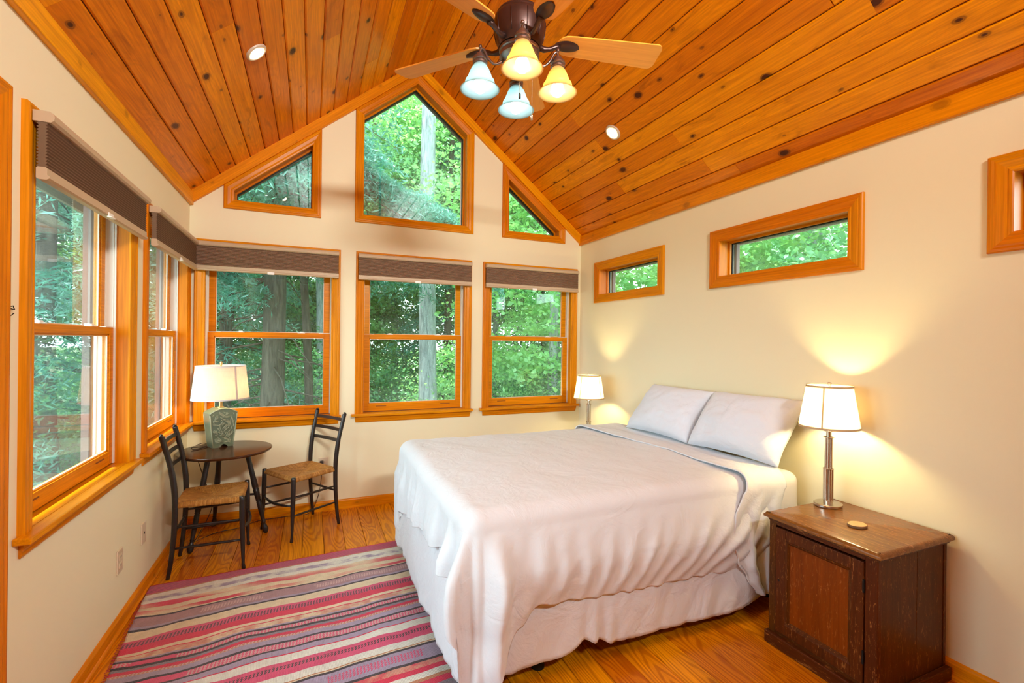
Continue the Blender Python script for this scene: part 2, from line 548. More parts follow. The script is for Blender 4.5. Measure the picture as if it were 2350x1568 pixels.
def inset(poly, d):
    """inset a CCW 2D polygon by d"""
    n = len(poly); out = []
    for i in range(n):
        p0, p1, p2 = Vector(poly[i-1]), Vector(poly[i]), Vector(poly[(i+1) % n])
        e1 = (p1-p0).normalized(); e2 = (p2-p1).normalized()
        n1 = Vector((-e1.y, e1.x)); n2 = Vector((-e2.y, e2.x))
        b = (n1+n2); b /= b.dot(n1)
        out.append(tuple(p1+b*d))
    return out


def ring_boards(wf, name, poly, prof, mat, parent, kind=None, open_edges=()):
    """mitred moulding: one mesh per edge. prof = [(inset, height)]"""
    rings = [inset(poly, p[0]) for p in prof]
    n = len(poly)
    for i in range(n):
        if i in open_edges: continue
        j = (i+1) % n
        vs = []
        for side in (i, j):
            for k, (d, h) in enumerate(prof):
                u, v = rings[k][side]
                vs.append(wf.P(u, v, h))
            for k in (len(prof)-1, 0):
                u, v = rings[k][side]
                vs.append(wf.P(u, v, min(prof[k][1], 0.0)))
        m = len(prof)+2
        fs = [tuple(range(m)), tuple(range(m, 2*m))[::-1]]+[(k, (k+1) % m, m+(k+1) % m, m+k) for k in range(m)]
        o = obj(name, vs, fs, mat, parent, wf.frame(poly[i], poly[j]))


def jamb_boards(wf, name, poly, thick, n0, n1, mat, parent, open_edges=()):
    """boards lining an opening: inner face on poly, thickness outward"""
    outer = inset(poly, -thick); n = len(poly)
    for i in range(n):
        if i in open_edges: continue
        j = (i+1) % n
        vs = [wf.P(*p, nn) for nn in (n0, n1) for p in (poly[i], poly[j], outer[j], outer[i])]
        fs = [(0, 1, 2, 3), (7, 6, 5, 4), (0, 4, 5, 1), (1, 5, 6, 2), (2, 6, 7, 3), (3, 7, 4, 0)]
        obj(name, vs, fs, mat, parent, wf.frame(poly[i], poly[j]))


def wbox(mb, wf, u0, u1, v0, v1, n0, n1, ch=0.0):
    ps = [wf.P(u0, v0, n0), wf.P(u1, v1, n1)]
    lo = [min(ps[0][k], ps[1][k]) for k in range(3)]; hi = [max(ps[0][k], ps[1][k]) for k in range(3)]
    return mb.box(lo, hi, ch=ch)


def wall(name, wf, outline, holes, th, label):
    loops = [outline]+holes
    tris = tessellate_polygon([[Vector((p[0], p[1], 0)) for p in lp] for lp in loops])
    flat = [p for lp in loops for p in lp]
    n = len(flat)
    vs = [wf.P(p[0], p[1], 0) for p in flat]+[wf.P(p[0], p[1], -th) for p in flat]
    fs = [tuple(t) for t in tris]+[tuple(i+n for i in t[::-1]) for t in tris]
    k = 0
    for lp in loops:
        m = len(lp)
        for i in range(m):
            a, b = k+i, k+(i+1) % m
            fs.append((a, b, n+b, n+a))
        k += m
    o = obj(name, vs, fs, m_wall)
    return meta(o, label, None, None, 'structure')


def rect(u0, u1, v0, v1): return [(u0, v0), (u1, v0), (u1, v1), (u0, v1)]


# openings ----------------------------------------------------------
ZT, ZB, ZST = 2.173, 0.717, 0.792
CW = 0.070
dh_back = [(-0.811, 0.223), (0.347, 1.377), (1.490, 2.518)]
dh_left = [(0.858, 1.888), (1.970, 3.004), (3.150, 4.182)]
U1 = [(-0.626, 2.423), (0.067, 2.423), (0.067, trim_z(0.067)), (-0.626, trim_z(-0.626))]
U2 = [(0.332, 2.423), (1.386, 2.423), (1.386, trim_z(1.386)), (XM, trim_z(XM)), (0.332, trim_z(0.332))]
U3 = [(1.677, 2.423), (2.367, 2.423), (2.367, trim_z(2.367)), (1.677, trim_z(1.677))]
CWR = 0.078
RW = [(2.936, 3.921), (1.481, 2.470), (0.02, 1.009)]
RZ0, RZ1 = 1.8075, 2.1996


def dh_hole(u0, u1): return rect(u0+CW-0.02, u1-CW+0.02, ZST-0.02, ZT-CW+0.02)


gable_top = [(LX-0.15, -0.1), (RX+0.15, -0.1), (RX+0.15, ZC+0.02), (XM, ZC+SL*(RX-LX)/2+0.02), (LX-0.15, ZC+0.02)]
wall('wall_back', WB, gable_top, [dh_hole(*a) for a in dh_back]+[inset(p, CW-0.018) for p in (U1, U2, U3)], 0.15,
     'cream gable wall with three sash windows under three angled windows')
wall('wall_left', WL, rect(YR, BY+0.15, -0.1, ZC+0.02), [dh_hole(*a) for a in dh_left[1:]]+[rect(dh_left[0][0]+CW-0.02, dh_left[0][1]-CW+0.02, 0.0, ZT-CW+0.02)], 0.15,
     'cream side wall with sash windows beside the small round table')
wall('wall_right', WR, rect(YR, BY+0.15, -0.1, ZC+0.02), [rect(a+CWR-0.015, b-CWR+0.015, RZ0+CWR-0.015, RZ1-CWR+0.015) for a, b in RW], 0.15,
     'cream side wall behind the bed head with high narrow windows')
wall('wall_rear', WK, gable_top, [], 0.15, 'plain cream gable wall behind the viewer')

# outer siding (seen through the windows only as thin edges)
# floor --------------------------------------------------------------
fl = empty('floor', (XM, 1.0, 0), 'varnished heart pine plank floor running towards the gable wall', None, None, 'structure')
MB().box((LX-0.15, YR-0.15, -0.10), (RX+0.15, BY+0.15, -0.021)).build('subfloor', m_dark, fl)
bw = 0.1365
k0 = int(math.floor((LX-(-0.039))/bw))
x = -0.039+k0*bw
floor_cache = {}


def plank_mesh(name, L, W, T, ch, mat):
    """board: X length, Y width, top (visible) face at Z=0, chamfered long edges"""
    key = (name, round(L, 2), round(W, 3))
    if key in floor_cache: return floor_cache[key]
    l, w = L/2, W/2
    sec = [(-w, -T), (w, -T), (w, -ch), (w-ch, 0), (-w+ch, 0), (-w, -ch)]
    vs = [(-l, a, b) for a, b in sec]+[(l, a, b) for a, b in sec]
    fs = [tuple(range(6))[::-1], tuple(range(6, 12))]+[(i, (i+1) % 6, 6+(i+1) % 6, 6+i) for i in range(6)]
    me = bpy.data.meshes.new(name)
    me.from_pydata(vs, [], fs); me.materials.append(mat)
    bm = bmesh.new(); bm.from_mesh(me); bmesh.ops.recalc_face_normals(bm, faces=bm.faces); bm.to_mesh(me); bm.free()
    floor_cache[key] = me
    return me


rr = random.Random(3)
while x < RX:
    x0, x1 = max(x, LX), min(x+bw, RX)
    if x1-x0 > 0.01:
        y = YR
        cuts = [YR]
        nxt = YR+rr.uniform(0.8, 2.6)
        while nxt < BY-0.9:
            cuts.append(nxt); nxt += rr.uniform(2.0, 3.6)
        cuts.append(BY)
        for a, b in zip(cuts[:-1], cuts[1:]):
            L = round(b-a, 2); W = x1-x0-0.0022
            fr = Matrix.Translation(((x0+x1)/2, (a+b)/2, 0)) @ Matrix.Rotation(math.pi/2, 4, 'Z')
            shared('floor_board', plank_mesh('floor_board', L-0.001, W, 0.02, 0.0012, m_floor), fl, fr)
    x += bw

# ceiling ------------------------------------------------------------
ce = empty('ceiling', (XM, 1.0, ZC), 'vaulted knotty pine plank ceiling', None, None, 'structure')
ang = math.atan(SL)
slope_len = (RX-LX)/2/math.cos(ang)
for side in (-1, 1):
    # frame: X = +y world (length), Y = up the slope, Z = into the room (down)
    if side < 0:
        o0 = Vector((LX, 0, ZC)); yd = Vector((math.cos(ang), 0, math.sin(ang)))
    else:
        o0 = Vector((RX, 0, ZC)); yd = Vector((-math.cos(ang), 0, math.sin(ang)))
    xd = Vector((0, 1, 0))
    zd = xd.cross(yd)
    if zd.z > 0: xd = -xd; zd = xd.cross(yd)
    base = [o0+yd*(-0.0)-zd*0.012, o0+yd*(slope_len)-zd*0.012]
    poly = [Vector((base[0].x, YR, base[0].z)), Vector((base[0].x, BY, base[0].z)), Vector((base[1].x, BY, base[1].z)), Vector((base[1].x, YR, base[1].z))]
    MB().prism(poly, (0, 0, 0), (0, 0, 0.012)).build('ceiling_backing', m_dark, ce)
    pw = 0.1288
    s0 = 0.0 if side < 0 else -0.03
    s = s0
    r2 = random.Random(11+side)
    while s < slope_len-0.01:
        a0, a1 = max(s, 0.0), min(s+pw, slope_len)
        cuts = [YR]; nxt = YR+r2.uniform(0.6, 3.4)
        while nxt < BY-0.35:
            cuts.append(nxt); nxt += r2.uniform(1.6, 3.4)
        cuts.append(BY)
        for a, b in zip(cuts[:-1], cuts[1:]):
            c = Vector((o0.x, (a+b)/2, o0.z))+yd*((a0+a1)/2)
            fr = Matrix(((xd.x, yd.x, zd.x, c.x), (xd.y, yd.y, zd.y, c.y), (xd.z, yd.z, zd.z, c.z), (0, 0, 0, 1)))
            L = round(b-a, 2)
            shared('ceiling_plank', plank_mesh('ceiling_plank', L-0.0012, a1-a0-0.0045, 0.0115, 0.0062, m_pine), ce, fr)
        s += pw


def long_board(name, p0, p1, wdir, w, ndir, t, mat, parent=None, label=None, ch=0.003, kind='structure'):
    """board from p0 to p1 along its lower edge; wdir width direction; ndir thickness direction"""
    p0, p1 = Vector(p0), Vector(p1); x = (p1-p0).normalized(); wd = Vector(wdir).normalized(); nd = Vector(ndir).normalized()
    c = (p0+p1)/2+wd*w/2
    z = x.cross(wd)
    fr = Matrix(((x.x, wd.x, z.x, c.x), (x.y, wd.y, z.y, c.y), (x.z, wd.z, z.z, c.z), (0, 0, 0, 1)))
    sg = 1 if z.dot(nd) > 0 else -1
    L = (p1-p0).length
    mb = MB().box((-L/2, -w/2, min(0, sg*t)), (L/2, w/2, max(0, sg*t)), M=fr, ch=ch)
    o = mb.build(name, mat, parent, fr)
    if label: meta(o, label, None, None, kind)
    return o


# eave and gable trim
long_board('trim_1', (LX, YR, ZE), (LX, BY, ZE), (0, 0, 1), 0.094, (1, 0, 0), 0.024, m_trim, None, 'wide pine trim board along the top of the left wall')
long_board('trim_2', (RX, YR, ZE), (RX, BY, ZE), (0, 0, 1), 0.094, (-1, 0, 0), 0.024, m_trim, None, 'wide pine trim board along the top of the right wall')
for i, side in enumerate((-1, 1)):
    xe = LX if side < 0 else RX
    poly = [(xe, ZE), (XM, ZE+SL*(RX-LX)/2), (XM, ZE+SL*(RX-LX)/2+0.094), (xe, ZE+0.094)]
    pts = [WB.P(u, v, 0) for u, v in poly]
    mb = MB().prism(pts, (0, 0, 0), (0, -0.026, 0))
    o = mb.build('trim_%d' % (3+i), m_trim, None, WB.frame(poly[0], poly[1]))
    meta(o, 'sloping pine trim board under the %s half of the gable' % ('left' if side < 0 else 'right'), None, None, 'structure')
zr = ZC+SL*(RX-LX)/2
for i, side in enumerate((-1, 1)):
    wd = Vector((side*math.cos(ang), 0, -math.sin(ang)))
    nd = Vector((-side*math.sin(ang), 0, -math.cos(ang)))
    long_board('trim_%d' % (5+i), (XM, YR, zr), (XM, BY-0.026, zr), wd, 0.10, nd, 0.02, m_trim, None,
               'pine ridge board on the %s slope of the ceiling' % ('left' if side < 0 else 'right'))

# baseboards: profile swept along the wall


def baseboard(name, wf, u0, u1, label):
    h, t = 0.0773, 0.014
    sec = [(0, 0), (0.024, 0), (0.024, 0.012), (0.019, 0.018), (t, 0.02), (t, h-0.012), (t-0.004, h-0.004), (t-0.008, h), (0, h)]
    vs = [wf.P(u0, z, n) for n, z in sec]+[wf.P(u1, z, n) for n, z in sec]
    m = len(sec)
    fs = [tuple(range(m)), tuple(range(m, 2*m))[::-1]]+[(k, (k+1) % m, m+(k+1) % m, m+k) for k in range(m)]
    o = obj(name, vs, fs, m_trim, None, wf.frame((u0, 0), (u1, 0)))
    meta(o, label, None, None, 'structure')


baseboard('baseboard_back', WB, LX, RX, 'pine baseboard below the back windows')
baseboard('baseboard_left', WL, dh_left[0][1], BY, 'pine baseboard beside the striped rug')
baseboard('baseboard_right', WR, YR, BY, 'pine baseboard behind bed and cabinet')

# ------------------------------------------------------------------ windows
CASE_PROF = [(0.0, 0.0), (0.0, 0.015), (0.004, 0.019), (0.012, 0.020), (0.019, 0.0165), (0.026, 0.0175), (0.046, 0.0135), (0.053, 0.0105), (0.058, 0.0125), (0.066, 0.011), (0.070, 0.0075), (0.070, 0.0)]
CASE_PROF_R = [(d*CWR/CW, h) for d, h in CASE_PROF]


def dh_window(num, wf, u0, u1, label):
    w = empty('window_%d' % num, wf.P((u0+u1)/2, ZB, 0), label, None, None, 'structure')
    poly = rect(u0, u1, ZST, ZT)
    if wf.name == 'back' or True:
        # casing: sides and head mitred, square at the stool
        rings = [[(u0+d, ZST), (u0+d, ZT-d), (u1-d, ZT-d), (u1-d, ZST)] for d, h in CASE_PROF]
        for i in range(3):
            vs = []
            for side in (i, i+1):
                for k, (d, h) in enumerate(CASE_PROF):
                    vs.append(wf.P(*rings[k][side], h))
            m = len(CASE_PROF)
            fs = [tuple(range(m)), tuple(range(m, 2*m))[::-1]]+[(k, (k+1) % m, m+(k+1) % m, m+k) for k in range(m)]
            obj('casing', vs, fs, m_case, w, wf.frame(rings[0][i], rings[0][i+1]))
    # stool and apron
    e0 = min(0.028, 0.5*abs(4.2-u1)) if wf.name == 'left' and u1 > 4 else 0.028
    fr = wf.frame((u0, ZST), (u1, ZST))
    mb = MB(); wbox(mb, wf, u0-0.028, u1+e0*0.5, ZST-0.022, ZST, 0.0, 0.048, ch=0.004); wbox(mb, wf, u0+CW-0.02, u1-CW+0.02, ZST-0.0219, ZST, -0.07, 0.001)
    mb.build('stool', m_case, w, fr)
    mb = MB()
    sec = [(0, 0.0), (0.006, 0.0), (0.0105, 0.008), (0.0115, 0.02), (0.016, 0.03), (0.018, 0.045), (0.018, 0.053), (0, 0.053)]
    vs = [wf.P(u0+(0.012-n*0.6), ZB+z, n) for n, z in sec]+[wf.P(u1-(0.012-n*0.6), ZB+z, n) for n, z in sec]
    m = len(sec)
    fs = [tuple(range(m)), tuple(range(m, 2*m))[::-1]]+[(k, (k+1) % m, m+(k+1) % m, m+k) for k in range(m)]
    obj('apron', vs, fs, m_case, w, fr)
    # jambs
    ia, ib, it = u0+CW-0.006, u1-CW+0.006, ZT-CW+0.006
    jp = rect(ia, ib, ZST-0.002, it)
    jamb_boards(wf, 'jamb', jp, 0.0135, -0.14, 0.0, m_case, w, open_edges=(0,))
    # sloped outer sill
    mb = MB(); wbox(mb, wf, ia, ib, ZST-0.02, ZST+0.006, -0.17, -0.07)
    mb.build('sill', m_clay, w, fr)
    # vinyl jamb liners
    for a, b in ((ia, ia+0.010), (ib-0.010, ib)):
        mb = MB()
        wbox(mb, wf, a, b, ZST+0.004, it, -0.135, -0.050)
        c = a+0.010 if a == ia else b-0.010
        s = 1 if a == ia else -1
        for nn in (-0.058, -0.090, -0.122):
            wbox(mb, wf, min(c, c+s*0.004), max(c, c+s*0.004), ZST+0.004, it, nn-0.004, nn)
        mb.build('jamb_liner', m_liner, w, wf.frame((a, ZST), (a, it)))
    sa, sb = ia+0.013, ib-0.013
    zm = 1.452
    st = 0.043

    def sash(v0, v1, n0, n1, rb, rt, lock):
        parts = [((sa, sa+st), (v0, v1)), ((sb-st, sb), (v0, v1)), ((sa+st, sb-st), (v0, v0+rb)), ((sa+st, sb-st), (v1-rt, v1))]
        # frame of four members, joined, grain set by the long direction
        mbv = MB()
        for (a, b), (c, d) in parts[:2]: wbox(mbv, wf, a, b, c, d, n0, n1, ch=0.002)
        for (a, b), (c, d) in parts[2:]: wbox(mbv, wf, a-0.001, b+0.001, c, d, n0+0.0005, n1-0.0005, ch=0.002)
        # small inner bead around the glass
        g0, g1, h0, h1 = sa+st, sb-st, v0+rb, v1-rt
        wbox(mbv, wf, g0, g0+0.006, h0, h1, n0+0.006, n1-0.006); wbox(mbv, wf, g1-0.006, g1, h0, h1, n0+0.006, n1-0.006)
        wbox(mbv, wf, g0, g1, h0, h0+0.006, n0+0.006, n1-0.006); wbox(mbv, wf, g0, g1, h1-0.006, h1, n0+0.006, n1-0.006)
        so = mbv.build('sash', m_case, w, wf.frame((sa, v0), (sb, v0)))
        mb2 = MB(); wbox(mb2, wf, g0, g1, h0, h1, (n0+n1)/2-0.003, (n0+n1)/2+0.003)
        mb2.build('pane', m_glass, so)
        # pale spacer line round the sealed glass
        mb3 = MB(); q = (n0+n1)/2
        for a, b, c, d in ((g0+0.006, g0+0.0095, h0, h1), (g1-0.0095, g1-0.006, h0, h1), (g0, g1, h0+0.006, h0+0.0095), (g0, g1, h1-0.0095, h1-0.006)):
            wbox(mb3, wf, a, b, c, d, q+0.0032, q+0.0072)
        mb3.build('glass_bead', m_liner, so)
        if lock:
            for f in (0.25, 0.75):
                uu = sa+(sb-sa)*f
                mb4 = MB()
                wbox(mb4, wf, uu-0.028, uu+0.028, v1, v1+0.006, n0+0.002, n1-0.002, ch=0.002)
                wbox(mb4, wf, uu-0.012, uu+0.016, v1+0.005, v1+0.013, n0-0.004, n1-0.008, ch=0.003)
                mb4.build('sash_lock', m_white, so)
            for a, b in ((sa, sa+0.085), (sb-0.085, sb)):
                mb4 = MB(); wbox(mb4, wf, a, b, v1, v1+0.004, n0+0.004, n1-0.004, ch=0.001)
                mb4.build('tilt_latch', m_liner, so)
            for f in (0.17, 0.83):
                uu = sa+(sb-sa)*f
                mb5 = MB(); wbox(mb5, wf, uu-0.045, uu+0.045, v0+0.040, v0+0.046, n1-0.001, n1+0.0015, ch=0.0007)
                mb5.build('finger_groove', m_dark, so)
        return so
    sash(ZST+0.006, zm+0.018, -0.088, -0.056, 0.066, 0.034, True)
    sash(zm-0.018, it, -0.124, -0.092, 0.034, 0.045, False)
    # exterior frame outside
    ext = rect(ia-0.05, ib+0.05, ZST-0.05, it+0.05)
    rings = [ext, inset(ext, 0.062)]
    mb = MB()
    for i in range(4):
        j = (i+1) % 4
        mb.prism([wf.P(*rings[0][i], -0.15), wf.P(*rings[0][j], -0.15), wf.P(*rings[1][j], -0.15), wf.P(*rings[1][i], -0.15)], (0, 0, 0), -wf.N*0.03)
    mb.build('exterior_frame', m_clay, w)
    return w


def shade(wf, u0, u1, label, drop=0.0, ends=True):
    a, b = u0+0.018, u1-0.018
    z1, z0 = 2.150, 1.932-drop
    t = empty('cellular_shade', wf.P((a+b)/2, z0, 0.02), label, 'window shade', 'grey-brown cellular shades')
    fr = wf.frame((a, z0), (b, z0))
    # headrail with rounded front
    sec = [(0.021, 0.0), (0.066, 0.0), (0.074, 0.007), (0.076, 0.018), (0.072, 0.029), (0.062, 0.035), (0.021, 0.035)]
    m = len(sec)
    vs = [wf.P(uu, z1-0.035+z, n) for uu in (a-0.002, b+0.002) for n, z in sec]
    fs = [tuple(range(m)), tuple(range(m, 2*m))[::-1]]+[(k, (k+1) % m, m+(k+1) % m, m+k) for k in range(m)]
    obj('headrail', vs, fs, m_rail, t, fr)
    # honeycomb fabric
    zt, zb = z1-0.035, z0+0.036
    n = 14
    front = []; back = []
    for k in range(2*n+1):
        z = zt+(zb-zt)*k/(2*n)
        q = 0.0065 if k % 2 else 0.0
        # cells get deeper where they are less stretched
        front.append((0.052+q, z)); back.append((0.036-q, z))
    sec = front+back[::-1]; m = len(sec)
    vs = [wf.P(uu, z, nn) for uu in (a, b) for nn, z in sec]
    fs = [(k, (k+1) % m, m+(k+1) % m, m+k) for k in range(m)]
    obj('pleated_fabric', vs, fs, m_shade_f, t, fr)
    for s in (0, m):
        obj('cell_end', vs[s:s+m], [(k, k+1, m-2-k, m-1-k) for k in range(2*n)], m_cell_gloom, t, fr)  # dark caps stand in for the shade inside the hollow cells
    # bottom rail
    sec = [(0.030, 0.002), (0.036, -0.002), (0.056, -0.002), (0.064, 0.003), (0.064, 0.010), (0.058, 0.014), (0.058, 0.034), (0.054, 0.038), (0.034, 0.038), (0.030, 0.034)]
    m = len(sec)
    vs = [wf.P(uu, z0+z, nn) for uu in (a-0.001, b+0.001) for nn, z in sec]
    fs = [tuple(range(m)), tuple(range(m, 2*m))[::-1]]+[(k, (k+1) % m, m+(k+1) % m, m+k) for k in range(m)]
    br = obj('bottom_rail', vs, fs, m_rail, t, fr)
    mb = MB()
    um = (a+b)/2
    wbox(mb, wf, um-0.024, um+0.024, z0-0.006, z0+0.012, 0.064, 0.068, ch=0.0015)
    wbox(mb, wf, um-0.024, um+0.024, z0-0.008, z0-0.003, 0.060, 0.076, ch=0.0015)
    mb.build('pull_handle', m_white, br)
    return t


def glazed_door(wf, u0, u1, label):
    w = empty('door_1', wf.P((u0+u1)/2, 0, 0), label, None, None, 'structure')
    rings = [[(u0+d, 0.0), (u0+d, ZT-d), (u1-d, ZT-d), (u1-d, 0.0)] for d, h in CASE_PROF]
    m = len(CASE_PROF)
    for i in range(3):
        vs = [wf.P(*rings[k][sd], h) for sd in (i, i+1) for k, (d, h) in enumerate(CASE_PROF)]
        fs = [tuple(range(m)), tuple(range(m, 2*m))[::-1]]+[(k, (k+1) % m, m+(k+1) % m, m+k) for k in range(m)]
        obj('casing', vs, fs, m_case, w, wf.frame(rings[0][i], rings[0][i+1]))
    ia, ib, it = u0+CW-0.006, u1-CW+0.006, ZT-CW+0.006
    jamb_boards(wf, 'jamb', rect(ia, ib, 0.0, it), 0.0135, -0.15, 0.0, m_case, w, open_edges=(0,))
    mb = MB(); wbox(mb, wf, ia, ib, -0.02, 0.012, -0.15, 0.0); mb.build('threshold', m_case, w)
    mb = MB(); st = 0.11
    a, b, n0, n1 = ia+0.004, ib-0.004, -0.085, -0.042
    wbox(mb, wf, a, a+st, 0.016, it-0.004, n0, n1, ch=0.003); wbox(mb, wf, b-st, b, 0.016, it-0.004, n0, n1, ch=0.003)
    wbox(mb, wf, a+st-0.001, b-st+0.001, 0.016, 0.26, n0+0.001, n1-0.001, ch=0.003); wbox(mb, wf, a+st-0.001, b-st+0.001, it-0.12, it-0.004, n0+0.001, n1-0.001, ch=0.003)
    leaf = mb.build('door_leaf', m_case, w, wf.frame((a, 0.02), (a, 1.0)))
    mb = MB(); wbox(mb, wf, a+st, b-st, 0.26, it-0.12, -0.066, -0.060); mb.build('pane', m_glass, leaf)
    MB().tube([wf.P(a+0.055, 1.0, n1), wf.P(a+0.055, 1.0, n1+0.05), wf.P(a+0.16, 1.0, n1+0.052)], 0.009, 10).build('handle', m_bronze, leaf, smooth=True)


glazed_door(WL, *dh_left[0], 'glazed pine door on the left wall at the left edge of the view')
dh_window(2, WL, *dh_left[1], 'double hung pine window on the left wall beside the rug')
dh_window(3, WL, *dh_left[2], 'double hung pine window on the left wall next to the corner')
dh_window(4, WB, *dh_back[0], 'double hung pine window behind the ceramic lamp')
dh_window(5, WB, *dh_back[1], 'double hung pine window in the middle of the gable wall')
dh_window(6, WB, *dh_back[2], 'double hung pine window nearest the bed corner of the gable wall')
shade(WL, *dh_left[1], 'raised grey-brown cellular shade on the left wall window, the one closest to the viewer')
shade(WL, *dh_left[2], 'raised grey-brown cellular shade on the left wall window next to the corner')
shade(WB, *dh_back[0], 'raised grey-brown cellular shade above the ceramic table lamp')
shade(WB, *dh_back[1], 'raised grey-brown cellular shade on the middle back window')
shade(WB, *dh_back[2], 'raised grey-brown cellular shade on the back window nearest the bed')


def fixed_window(num, wf, poly, cw, prof, label, dark_top=()):
    w = empty('window_%d' % num, wf.P(sum(p[0] for p in poly)/len(poly), min(p[1] for p in poly), 0), label, None, None, 'structure')
    if wf.name == 'left': poly = poly
    rings = [inset(poly, p[0]) for p in prof]
    n = len(poly)
    for i in range(n):
        j = (i+1) % n
        vs = [wf.P(*rings[k][s], prof[k][1]) for s in (i, j) for k in range(len(prof))]
        m = len(prof)
        fs = [tuple(range(m)), tuple(range(m, 2*m))[::-1]]+[(k, (k+1) % m, m+(k+1) % m, m+k) for k in range(m)]
        obj('casing', vs, fs, m_case, w, wf.frame(poly[i], poly[j]))
    ip = inset(poly, cw-0.006)
    jamb_boards(wf, 'jamb', ip, 0.0115, -0.105, 0.0, m_case, w)
    stop = inset(ip, 0.012)
    jamb_boards(wf, 'stop', stop, 0.012, -0.100, -0.085, m_case, w)
    # dark gasket and pane
    gk = inset(ip, 0.016)
    mb = MB()
    for i in range(n):
        j = (i+1) % n
        mb.prism([wf.P(*ip[i], -0.105), wf.P(*ip[j], -0.105), wf.P(*gk[j], -0.105), wf.P(*gk[i], -0.105)], (0, 0, 0), -wf.N*0.01)
    mb.build('gasket', m_iron, w)
    mb = MB(); mb.prism([wf.P(*p, -0.116) for p in inset(ip, 0.001)], (0, 0, 0), -wf.N*0.006)
    mb.build('pane', m_glass, w)
    ex0, ex1 = inset(ip, -0.05), inset(ip, 0.010)
    mb = MB()
    for i in range(n):
        j = (i+1) % n
        mb.prism([wf.P(*ex0[i], -0.15), wf.P(*ex0[j], -0.15), wf.P(*ex1[j], -0.15), wf.P(*ex1[i], -0.15)], (0, 0, 0), -wf.N*0.03)
    mb.build('exterior_frame', m_clay, w)
    return w


fixed_window(7, WB, U1, CW, CASE_PROF, 'angled fixed window above the ceramic lamp window')
fixed_window(8, WB, U2, CW, CASE_PROF, 'tall five-sided fixed window under the gable peak')
fixed_window(9, WB, U3, CW, CASE_PROF, 'angled fixed window at the right of the gable')
rect_r = [[(a, RZ0), (b, RZ0), (b, RZ1), (a, RZ1)] for a, b in RW]
fixed_window(10, WR, rect_r[0], CWR, CASE_PROF_R, 'high narrow window above the far bedside lamp')
fixed_window(11, WR, rect_r[1], CWR, CASE_PROF_R, 'high narrow window above the bright bedside lamp')
fixed_window(12, WR, rect_r[2], CWR, CASE_PROF_R, 'high narrow window cut by the right edge of the view')

# ------------------------------------------------------------------ roof outside
mb = MB()
ov, tk = 0.27, 0.16
for side in (-1, 1):
    xe = (LX-0.15-ov) if side < 0 else (RX+0.15+ov)
    off = 0.15+ov
    pts = [(XM, zr+0.035), (xe, zr+0.035-SL*abs(xe-XM)), (xe, zr+0.035-SL*abs(xe-XM)+tk), (XM, zr+0.035+tk*1.2)]
    mb.prism([Vector((p[0], YR-0.4, p[1])) for p in pts], (0, 0, 0), (0, BY+0.25-YR+0.4, 0))
meta(mb.build('roof', m_grey), 'grey roof slab with short overhangs outside the windows', None, None, 'structure')
# boxed soffits under the eaves
mb = MB()
mb.box((LX-0.15-ov, YR-0.4, 2.275), (LX-0.15, BY+0.25, 2.30)); mb.box((LX-0.15-ov-0.02, YR-0.4, 2.17), (LX-0.15-ov, BY+0.25, 2.30))
mb.box((RX+0.15, YR-0.4, 2.275), (RX+0.15+ov, BY+0.25, 2.30)); mb.box((RX+0.15+ov, YR-0.4, 2.175), (RX+0.15+ov+0.02, BY+0.25, 2.30))
meta(mb.build('trim_7', m_grey), 'grey eave soffit boards outside the side walls', None, None, 'structure')

# ------------------------------------------------------------------ bed
BX0, BX1, BN, BF, BT = 0.565, 2.535, 1.765, 3.280, 0.715
bed = empty('bed', (1.55, 2.52, 0), 'double bed with white mattress and box spring on dark metal legs', 'bed')


def soft_box(x0, x1, y0, y1, z0, z1, r, nu=60, nv=46, amp=0.004, sc=5.0, seed=0.0):
    """rounded, slightly wrinkled upholstered block"""
    bm = bmesh.new()
    bmesh.ops.create_cube(bm, size=1)
    for v in bm.verts:
        v.co = Vector(((x0+x1)/2+v.co.x*(x1-x0), (y0+y1)/2+v.co.y*(y1-y0), (z0+z1)/2+v.co.z*(z1-z0)))
    bmesh.ops.bevel(bm, geom=list(bm.edges), offset=r, segments=4, affect='EDGES', profile=0.5)
    bmesh.ops.subdivide_edges(bm, edges=[e for e in bm.edges if e.calc_length() > 0.12], cuts=12, use_grid_fill=True)
    for v in bm.verts:
        n = noise.noise(v.co*sc+Vector((seed, 0, 0)))
        v.co += Vector((0, -1 if v.co.y < (y0+y1)/2 else 1, 0.6)).normalized()*n*amp
    bm.verts.index_update()
    vs = [tuple(v.co) for v in bm.verts]; fs = [tuple(v.index for v in f.verts) for f in bm.faces]
    bm.free()
    return vs, fs


vs, fs = soft_box(BX0+0.01, BX1, BN+0.01, BF-0.01, 0.44, BT, 0.055, amp=0.006)
obj('mattress', vs, fs, m_matt, bed, smooth=True)
vs, fs = soft_box(BX0+0.02, BX1-0.01, BN+0.02, BF-0.02, 0.205, 0.435, 0.02, amp=0.003)
obj('box_spring', vs, fs, m_matt, bed, smooth=True)
mb = MB()
for y in (BN+0.05, BF-0.08): mb.box((BX0+0.03, y, 0.175), (BX1-0.02, y+0.03, 0.205))
for xx in (BX0+0.03, 1.5, BX1-0.06): mb.box((xx, BN+0.05, 0.175), (xx+0.03, BF-0.05, 0.205))
mb.build('bed_frame', m_iron, bed)
for lx, ly in ((0.93, BN+0.08), (0.70, BF-0.12), (2.40, BN+0.12), (2.40, BF-0.12), (1.55, 2.52)):
    mb = MB().lathe([(0.030, 0.0), (0.030, 0.012), (0.020, 0.03), (0.014, 0.05), (0.014, 0.176)], 14, Matrix.Translation((lx, ly, 0)))
    autosmooth(mb.build('leg', m_iron, bed, Matrix.Translation((lx, ly, 0))))


